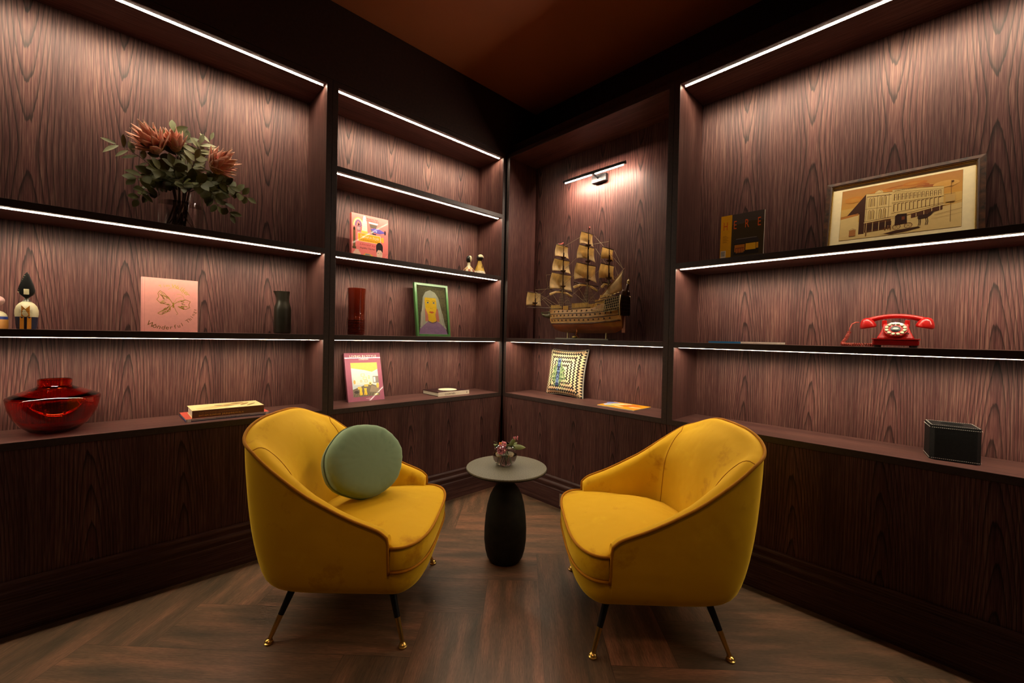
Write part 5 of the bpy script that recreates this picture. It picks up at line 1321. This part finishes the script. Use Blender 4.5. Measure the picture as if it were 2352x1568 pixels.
LN(SK, [(.225, .86), (.455, .82)], .0012); LN(SK, [(.235, .80), (.45, .77)], .003); LN(SK, [(.225, .56), (.455, .54)], .0014); LN(SK, [(.225, .31), (.455, .34)], .0014); LN(SK, [(.455, .86), (.865, .76)], .0012); LN(SK, [(.46, .80), (.86, .72)], .0010); LN(SK, [(.455, .60), (.865, .58)], .0018); LN(SK, [(.455, .40), (.865, .46)], .0016)
for (a, b_) in ((.255, .275), (.285, .305), (.35, .37), (.385, .405)):
    for (v0, v1) in ((.34, .50), (.59, .74)):
        LN(SK, [(a, v0), (a, v1)], .0011); LN(SK, [(b_, v0), (b_, v1)], .0018); LN(SK, [(a, v1), ((a + b_) / 2, v1 + .03), (b_, v1)], .0018); PP(rgb(206, 170, 104), [(a + .003, v0), (b_ - .003, v0), (b_ - .003, v1), (a + .003, v1)])
for u in (.235, .33, .43): LN(SK, [(u, .32), (u, .80)], .0010)
for k in range(12):
    u = .475 + .032 * k; q = 1 - k * .03
    LN(SK, [(u, .43), (u, .57)], .0018 * q + .0004); LN(SK, [(u, .57), (u + .020, .57)], .002); LN(SK, [(u, .64 - .003 * k), (u, .765 - .006 * k)], .0020 * q + .0003); LN(SK, [(u, .70 - .004 * k), (u + .018, .70 - .004 * k)], .0012); LN(SK, [(u, .765 - .006 * k), (u + .018, .765 - .006 * k)], .0012); LN(SK, [(u + .018, .64 - .003 * k), (u + .018, .765 - .006 * k)], .001)
A.text(rgb(110, 76, 40), 'EMPIRE PRIVATE HOTEL', *X(.475, .81), .0085, width=.18 * pw)
PP(SK, [(.228, .10), (.228, .28), (.455, .30), (.455, .12)]); PP(rgb(80, 44, 26), [(.62, .26), (.62, .34), (.86, .42), (.86, .34)])
for k in range(4): u = .25 + .055 * k; PP(rgb(60, 32, 20), [(u, .13), (u, .25), (u + .045, .26), (u + .045, .14)]); LN(LT, [(u - .005, .10), (u - .005, .28)], .0018)
LN(LT, [(.22, .29), (.47, .32), (.60, .35), (.88, .43)], .004); LN(SK, [(.22, .305), (.47, .335), (.60, .365), (.88, .445)], .001)
for u, v in ((.66, .28), (.72, .30), (.78, .33), (.84, .36)): LN(LT, [(u, v - .06), (u, v + .06)], .0018)
PP(rgb(50, 26, 16), [(.49, .16), (.49, .34), (.51, .37), (.585, .36), (.59, .18)]); PP(rgb(120, 60, 30), [(.545, .25), (.545, .31), (.57, .31), (.57, .25)])
for u in (.505, .60):
    a, b_ = X(u, .135); A.arc(rgb(90, 44, 22), a, b_, .0125, 0, 6.283, .0018, 20)
    for j in range(6): A.line(rgb(110, 60, 30), [(a, b_), (a + .0118 * math.cos(j * 1.047), b_ + .0118 * math.sin(j * 1.047))], .0008)
PP(rgb(58, 34, 24), [(.67, .24), (.68, .29), (.75, .30), (.785, .34), (.80, .33), (.775, .27), (.745, .23), (.69, .22)])
for u in (.680, .692, .735, .748): LN(rgb(58, 34, 24), [(u, .24), (u + .006, .16), (u, .10)], .0022)
PP(rgb(66, 36, 20), [(.36, .02), (.50, .07), (.68, .09), (.70, .07), (.58, .03), (.46, .01), (.40, .03)])
for (u, v, h) in ((.245, .06, .10), (.41, .12, .09), (.435, .13, .09), (.455, .12, .10)): a, b_ = X(u, v); A.ell(rgb(120, 76, 40), a, b_, .0022, h * ph * .4, 10); A.ell(rgb(196, 150, 96), a, b_ + h * ph * .45, .0018, .002, 8)
PP(rgb(170, 110, 60), [(.09, .06), (.09, .17), (.125, .19), (.15, .17), (.15, .06)]); LN(SK, [(.085, .17), (.12, .21), (.155, .17)], .0014)
LN(SK, [(.92, .10), (.92, .84)], .0012); LN(SK, [(.905, .72), (.935, .72)], .001); A.ell(SK, *X(.93, .82), .004, .004, 8)
PP(rgb(200, 160, 96), [(.88, .46), (.88, .60), (.95, .58), (.95, .46)]); LN(SK, [(.87, .60), (.95, .60)], .0014); LN(rgb(120, 80, 44), [(.88, .40), (1, .46)], .0012); LN(rgb(120, 80, 44), [(.80, .26), (1, .32)], .0012); LN(rgb(150, 110, 64), [(.78, .20), (1, .24)], .001)
A.build('sepia_print', t, M_ @ Vector((fw, .0092, fw)), M_.to_3x3() @ Vector((1, 0, 0)), M_.to_3x3() @ Vector((0, 0, 1)))
m = MB(); m.M = M_; m.box(fw, W_ - fw, .010, .020, fw, H_ - fw).build('backing_board', BLACKWOOD, t)

# ---- red rotary telephone
RP = plain('red_plastic', (.46, .010, .008, 1), .35, 0, .5, .2, .03); RPM = plain('red_cord_plastic', (.46, .06, .035, 1), .45, vary=.1)
t = item('rotary_telephone', False, 2.338, .130, 1.1864, 'glossy red retro telephone with dial on the right middle shelf', 'telephone', math.radians(4))
def frus(m, w0, d0, w1, d1, z0, z1, yo=0, n=4):
    rows = []
    for k in range(n + 1):
        q = k / n; e = q ** 1.3 if n > 1 else q
        w_, d_ = w0 + (w1 - w0) * (1 - (1 - q) ** 1.6), d0 + (d1 - d0) * (1 - (1 - q) ** 1.2); z = z0 + (z1 - z0) * q; yc = yo * q
        rows.append([(-w_ / 2, yc - d_ / 2, z), (w_ / 2, yc - d_ / 2, z), (w_ / 2, yc + d_ / 2, z), (-w_ / 2, yc + d_ / 2, z)])
    m.grid(rows, closeu=True); b_ = len(m.v) - 4 * (n + 1); m.f.append((b_, b_ + 1, b_ + 2, b_ + 3)); m.mi.append(0); m.f.append(tuple(len(m.v) - 4 + i for i in range(4))); m.mi.append(0)
MB().box(-.072, .072, -.072, .072, .008, .032).build('base', RP, t, bevel=.006)
MB().box(-.075, .075, -.074, .074, .032, .036).build('base_rim', RP, t, bevel=.0015)
m = MB(); frus(m, .120, .124, .078, .070, .036, .100, .018, 6); bodyo = m.build('body', RP, t, bevel=.005, smooth=False)
for sx in (-1, 1):
    MB().box(sx * .036 - .008, sx * .036 + .008, .000, .045, .088, .116).build('cradle_prong', RP, bodyo, bevel=.003)
for sx in (-1, 1):
    for sy in (-1, 1): MB().lathe([(0, 0), (.011, 0), (.012, .008), (0, .008)], 14, (sx * .056, sy * .056, 0)).build('rubber_foot', BLK, t, smooth=True)
Md = Matrix.Translation((0, -.048, .0735)) @ Matrix.Rotation(math.radians(52), 4, 'X')
m = MB(); m.M = Md; m.lathe([(0, -.02), (.037, -.02), (.039, .002), (.037, .005), (0, .005)], 40); dial = m.build('dial_plate', RP, t, smooth=True)
for k in range(12):
    a = 2 * PI * k / 12 + .26; m = MB(); m.M = Md; m.lathe([(0, .0), (.0062, .0), (.0062, .008), (.0050, .0095), (0, .0098)], 16, (.0285 * math.cos(a), .0285 * math.sin(a), 0)); m.build('number_button', plain('ivory_button', (.70, .66, .40, 1), .4), dial, smooth=True)
m = MB(); m.M = Md; m.lathe([(0, .0), (.0155, .0), (.0155, .0068), (.0140, .0075), (0, .0078)], 28); m.build('dial_centre', BLK, dial, smooth=True)
A = Art(.03, .02); A.ell(rgb(230, 226, 210), .015, .010, .0095, .0042, 18); A.line(rgb(200, 196, 180), [(.008, .0165), (.022, .0165)], .0014)
A.build('dial_label', dial, Md @ Vector((-.015, -.010, .0080)), Md.to_3x3() @ Vector((1, 0, 0)), Md.to_3x3() @ Vector((0, 1, 0)))
m = MB(); m.M = Md; m.tube([(.030, -.022, .007), (.041, -.026, .005)], .0022, 8); m.build('finger_stop', plain('chrome', (.6, .6, .6, 1), .15, 1.0), dial, smooth=True)
hs = []
for k in range(25):
    q = -1 + 2 * k / 24; hs.append((q * .092, .022, .134 - .020 * abs(q) ** 2.2))
m = MB(); m.tube(hs, [.0095 + .0030 * abs(-1 + 2 * k / 24) ** 3 for k in range(25)], 14); hnd = m.build('handset', RP, t, smooth='all')
for sx in (-1, 1):
    m = MB(); m.M = Matrix.Translation((sx * .094, .020, .110)) @ Matrix.Rotation(sx * math.radians(12), 4, 'Y')
    m.lathe([(0, -.028), (.024, -.028), (.0285, -.024), (.0290, -.018), (.0270, -.010), (.0235, .000), (.0185, .009), (.012, .0155), (0, .018)], 32); m.build('earpiece' if sx < 0 else 'mouthpiece', RP, hnd, smooth=True)
pts = [(-.120, .018, .108), (-.132, .015, .108), (-.145, .010, .100), (-.152, .005, .080), (-.152, 0, .070)]
MB().tube(pts, .0022, 8).build('cord_lead', RPM, hnd, smooth='all')
ctr = [Vector((-.153, 0, .066)), Vector((-.158, -.002, .050)), Vector((-.166, -.008, .030)), Vector((-.176, -.015, .012)), Vector((-.165, -.022, .0085)), Vector((-.145, -.026, .0085)), Vector((-.120, -.026, .0085)), Vector((-.085, -.02, .0085)), Vector((-.071, -.01, .0095))]
def cr_pt(P, u):
    u = max(0, min(len(P) - 1.0001, u)); i = int(u); f = u - i; p0 = P[max(0, i - 1)]; p1 = P[i]; p2 = P[i + 1]; p3 = P[min(len(P) - 1, i + 2)]
    return .5 * ((2 * p1) + (p2 - p0) * f + (2 * p0 - 5 * p1 + 4 * p2 - p3) * f * f + (3 * p1 - p0 - 3 * p2 + p3) * f ** 3)
co = []; turns = 34; NN = turns * 10
for k in range(NN + 1):
    u = k / NN * (len(ctr) - 1); c = cr_pt(ctr, u); tg = (cr_pt(ctr, u + .05) - cr_pt(ctr, u - .05)).normalized(); a_ = tg.cross(Vector((0, 1, .01))).normalized(); b_ = tg.cross(a_); an = 2 * PI * turns * k / NN
    co.append(c + (a_ * math.cos(an) + b_ * math.sin(an)) * .0060)
MB().tube(co, .0017, 5).build('coiled_cord', RPM, t, smooth='all')

# ---- blue and white book lying flat
t = item('softcover_book', False, 1.572, .115, 1.1864, 'thin blue and white book lying flat left of the telephone', 'book')
MB().box(0, .325, 0, .180, 0, .010).build('cover', plain('white_cover', rgb(196, 186, 170), .5), t, bevel=.0008)
A = Art(.325, .010); A.rect(rgb(40, 96, 138), 0, 0, .165, .010); A.rect(rgb(206, 190, 176), .165, .001, .29, .0095); A.text(rgb(150, 140, 130), 'volume of design', .19, .003, .005, width=.07); A.build('spine_print', t, (0, -.0004, 0), (1, 0, 0), (0, 0, 1))
A = Art(.325, .18); A.rect(rgb(40, 96, 138), 0, 0, .165, .18); A.build('cover_print', t, (0, 0, .0103), (1, 0, 0), (0, 1, 0))

# ---- black leather tissue box
t = item('tissue_box', False, 2.512, .155, .7454, 'black leather tissue box cover with white stitching on the right counter', 'box', math.radians(9))
LEA = plain('black_leather', (.0045, .004, .0038, 1), .6, 0, 0, .2, .4, 220); STI = plain('white_thread', (.55, .52, .46, 1), .8)
bw, bh = .0705, .138
m = MB(); N_ = 32; rows = []
def sq(k, r_):
    a = 2 * PI * (k + .5) / N_; c, s_ = math.cos(a), math.sin(a); mm_ = max(abs(c), abs(s_)); return (c / mm_ * r_, s_ / mm_ * r_)
def el(k, rx, ry): a = 2 * PI * (k + .5) / N_; return (rx * math.cos(a), ry * math.sin(a))
rows.append([(*el(k, .028, .016), bh - .012) for k in range(N_)]); rows.append([(*el(k, .030, .018), bh) for k in range(N_)]); rows.append([(*el(k, .046, .034), bh) for k in range(N_)]); rows.append([(*sq(k, bw), bh) for k in range(N_)]); rows.append([(*sq(k, bw), 0.0) for k in range(N_)])
m.grid(rows, closeu=True); m.f.append(tuple(range(N_))); m.mi.append(0); m.f.append(tuple(4 * N_ + k for k in range(N_))); m.mi.append(0)
m.build('leather_cover', LEA, t, bevel=.0015)
MB().tube([(*el(k, .032, .0195), bh + .0008) for k in range(N_)], .0022, 8, closed=True).build('opening_rim', LEA, t, smooth='all')
for z in (bh - .009, .008):
    m = MB()
    for sdx, sdy in ((0, -1), (1, 0), (-1, 0), (0, 1)):
        for k in range(24):
            u = -.067 + .134 * (k + .1) / 24; v = u + .0034
            if sdx == 0: m.box(u, v, sdy * (bw + .0006) - .0005, sdy * (bw + .0006) + .0005, z - .0006, z + .0006)
            else: m.box(sdx * (bw + .0006) - .0005, sdx * (bw + .0006) + .0005, u, v, z - .0006, z + .0006)
    m.build('stitching', STI, t)
m = MB()
for k in range(24):
    u = -.066 + .132 * (k + .1) / 24
    for sg in (-1, 1): m.box(u, u + .0034, sg * .066 - .0006, sg * .066 + .0006, bh - .0002, bh + .0006); m.box(sg * .066 - .0006, sg * .066 + .0006, u, u + .0034, bh - .0002, bh + .0006)
m.build('top_stitching', STI, t)
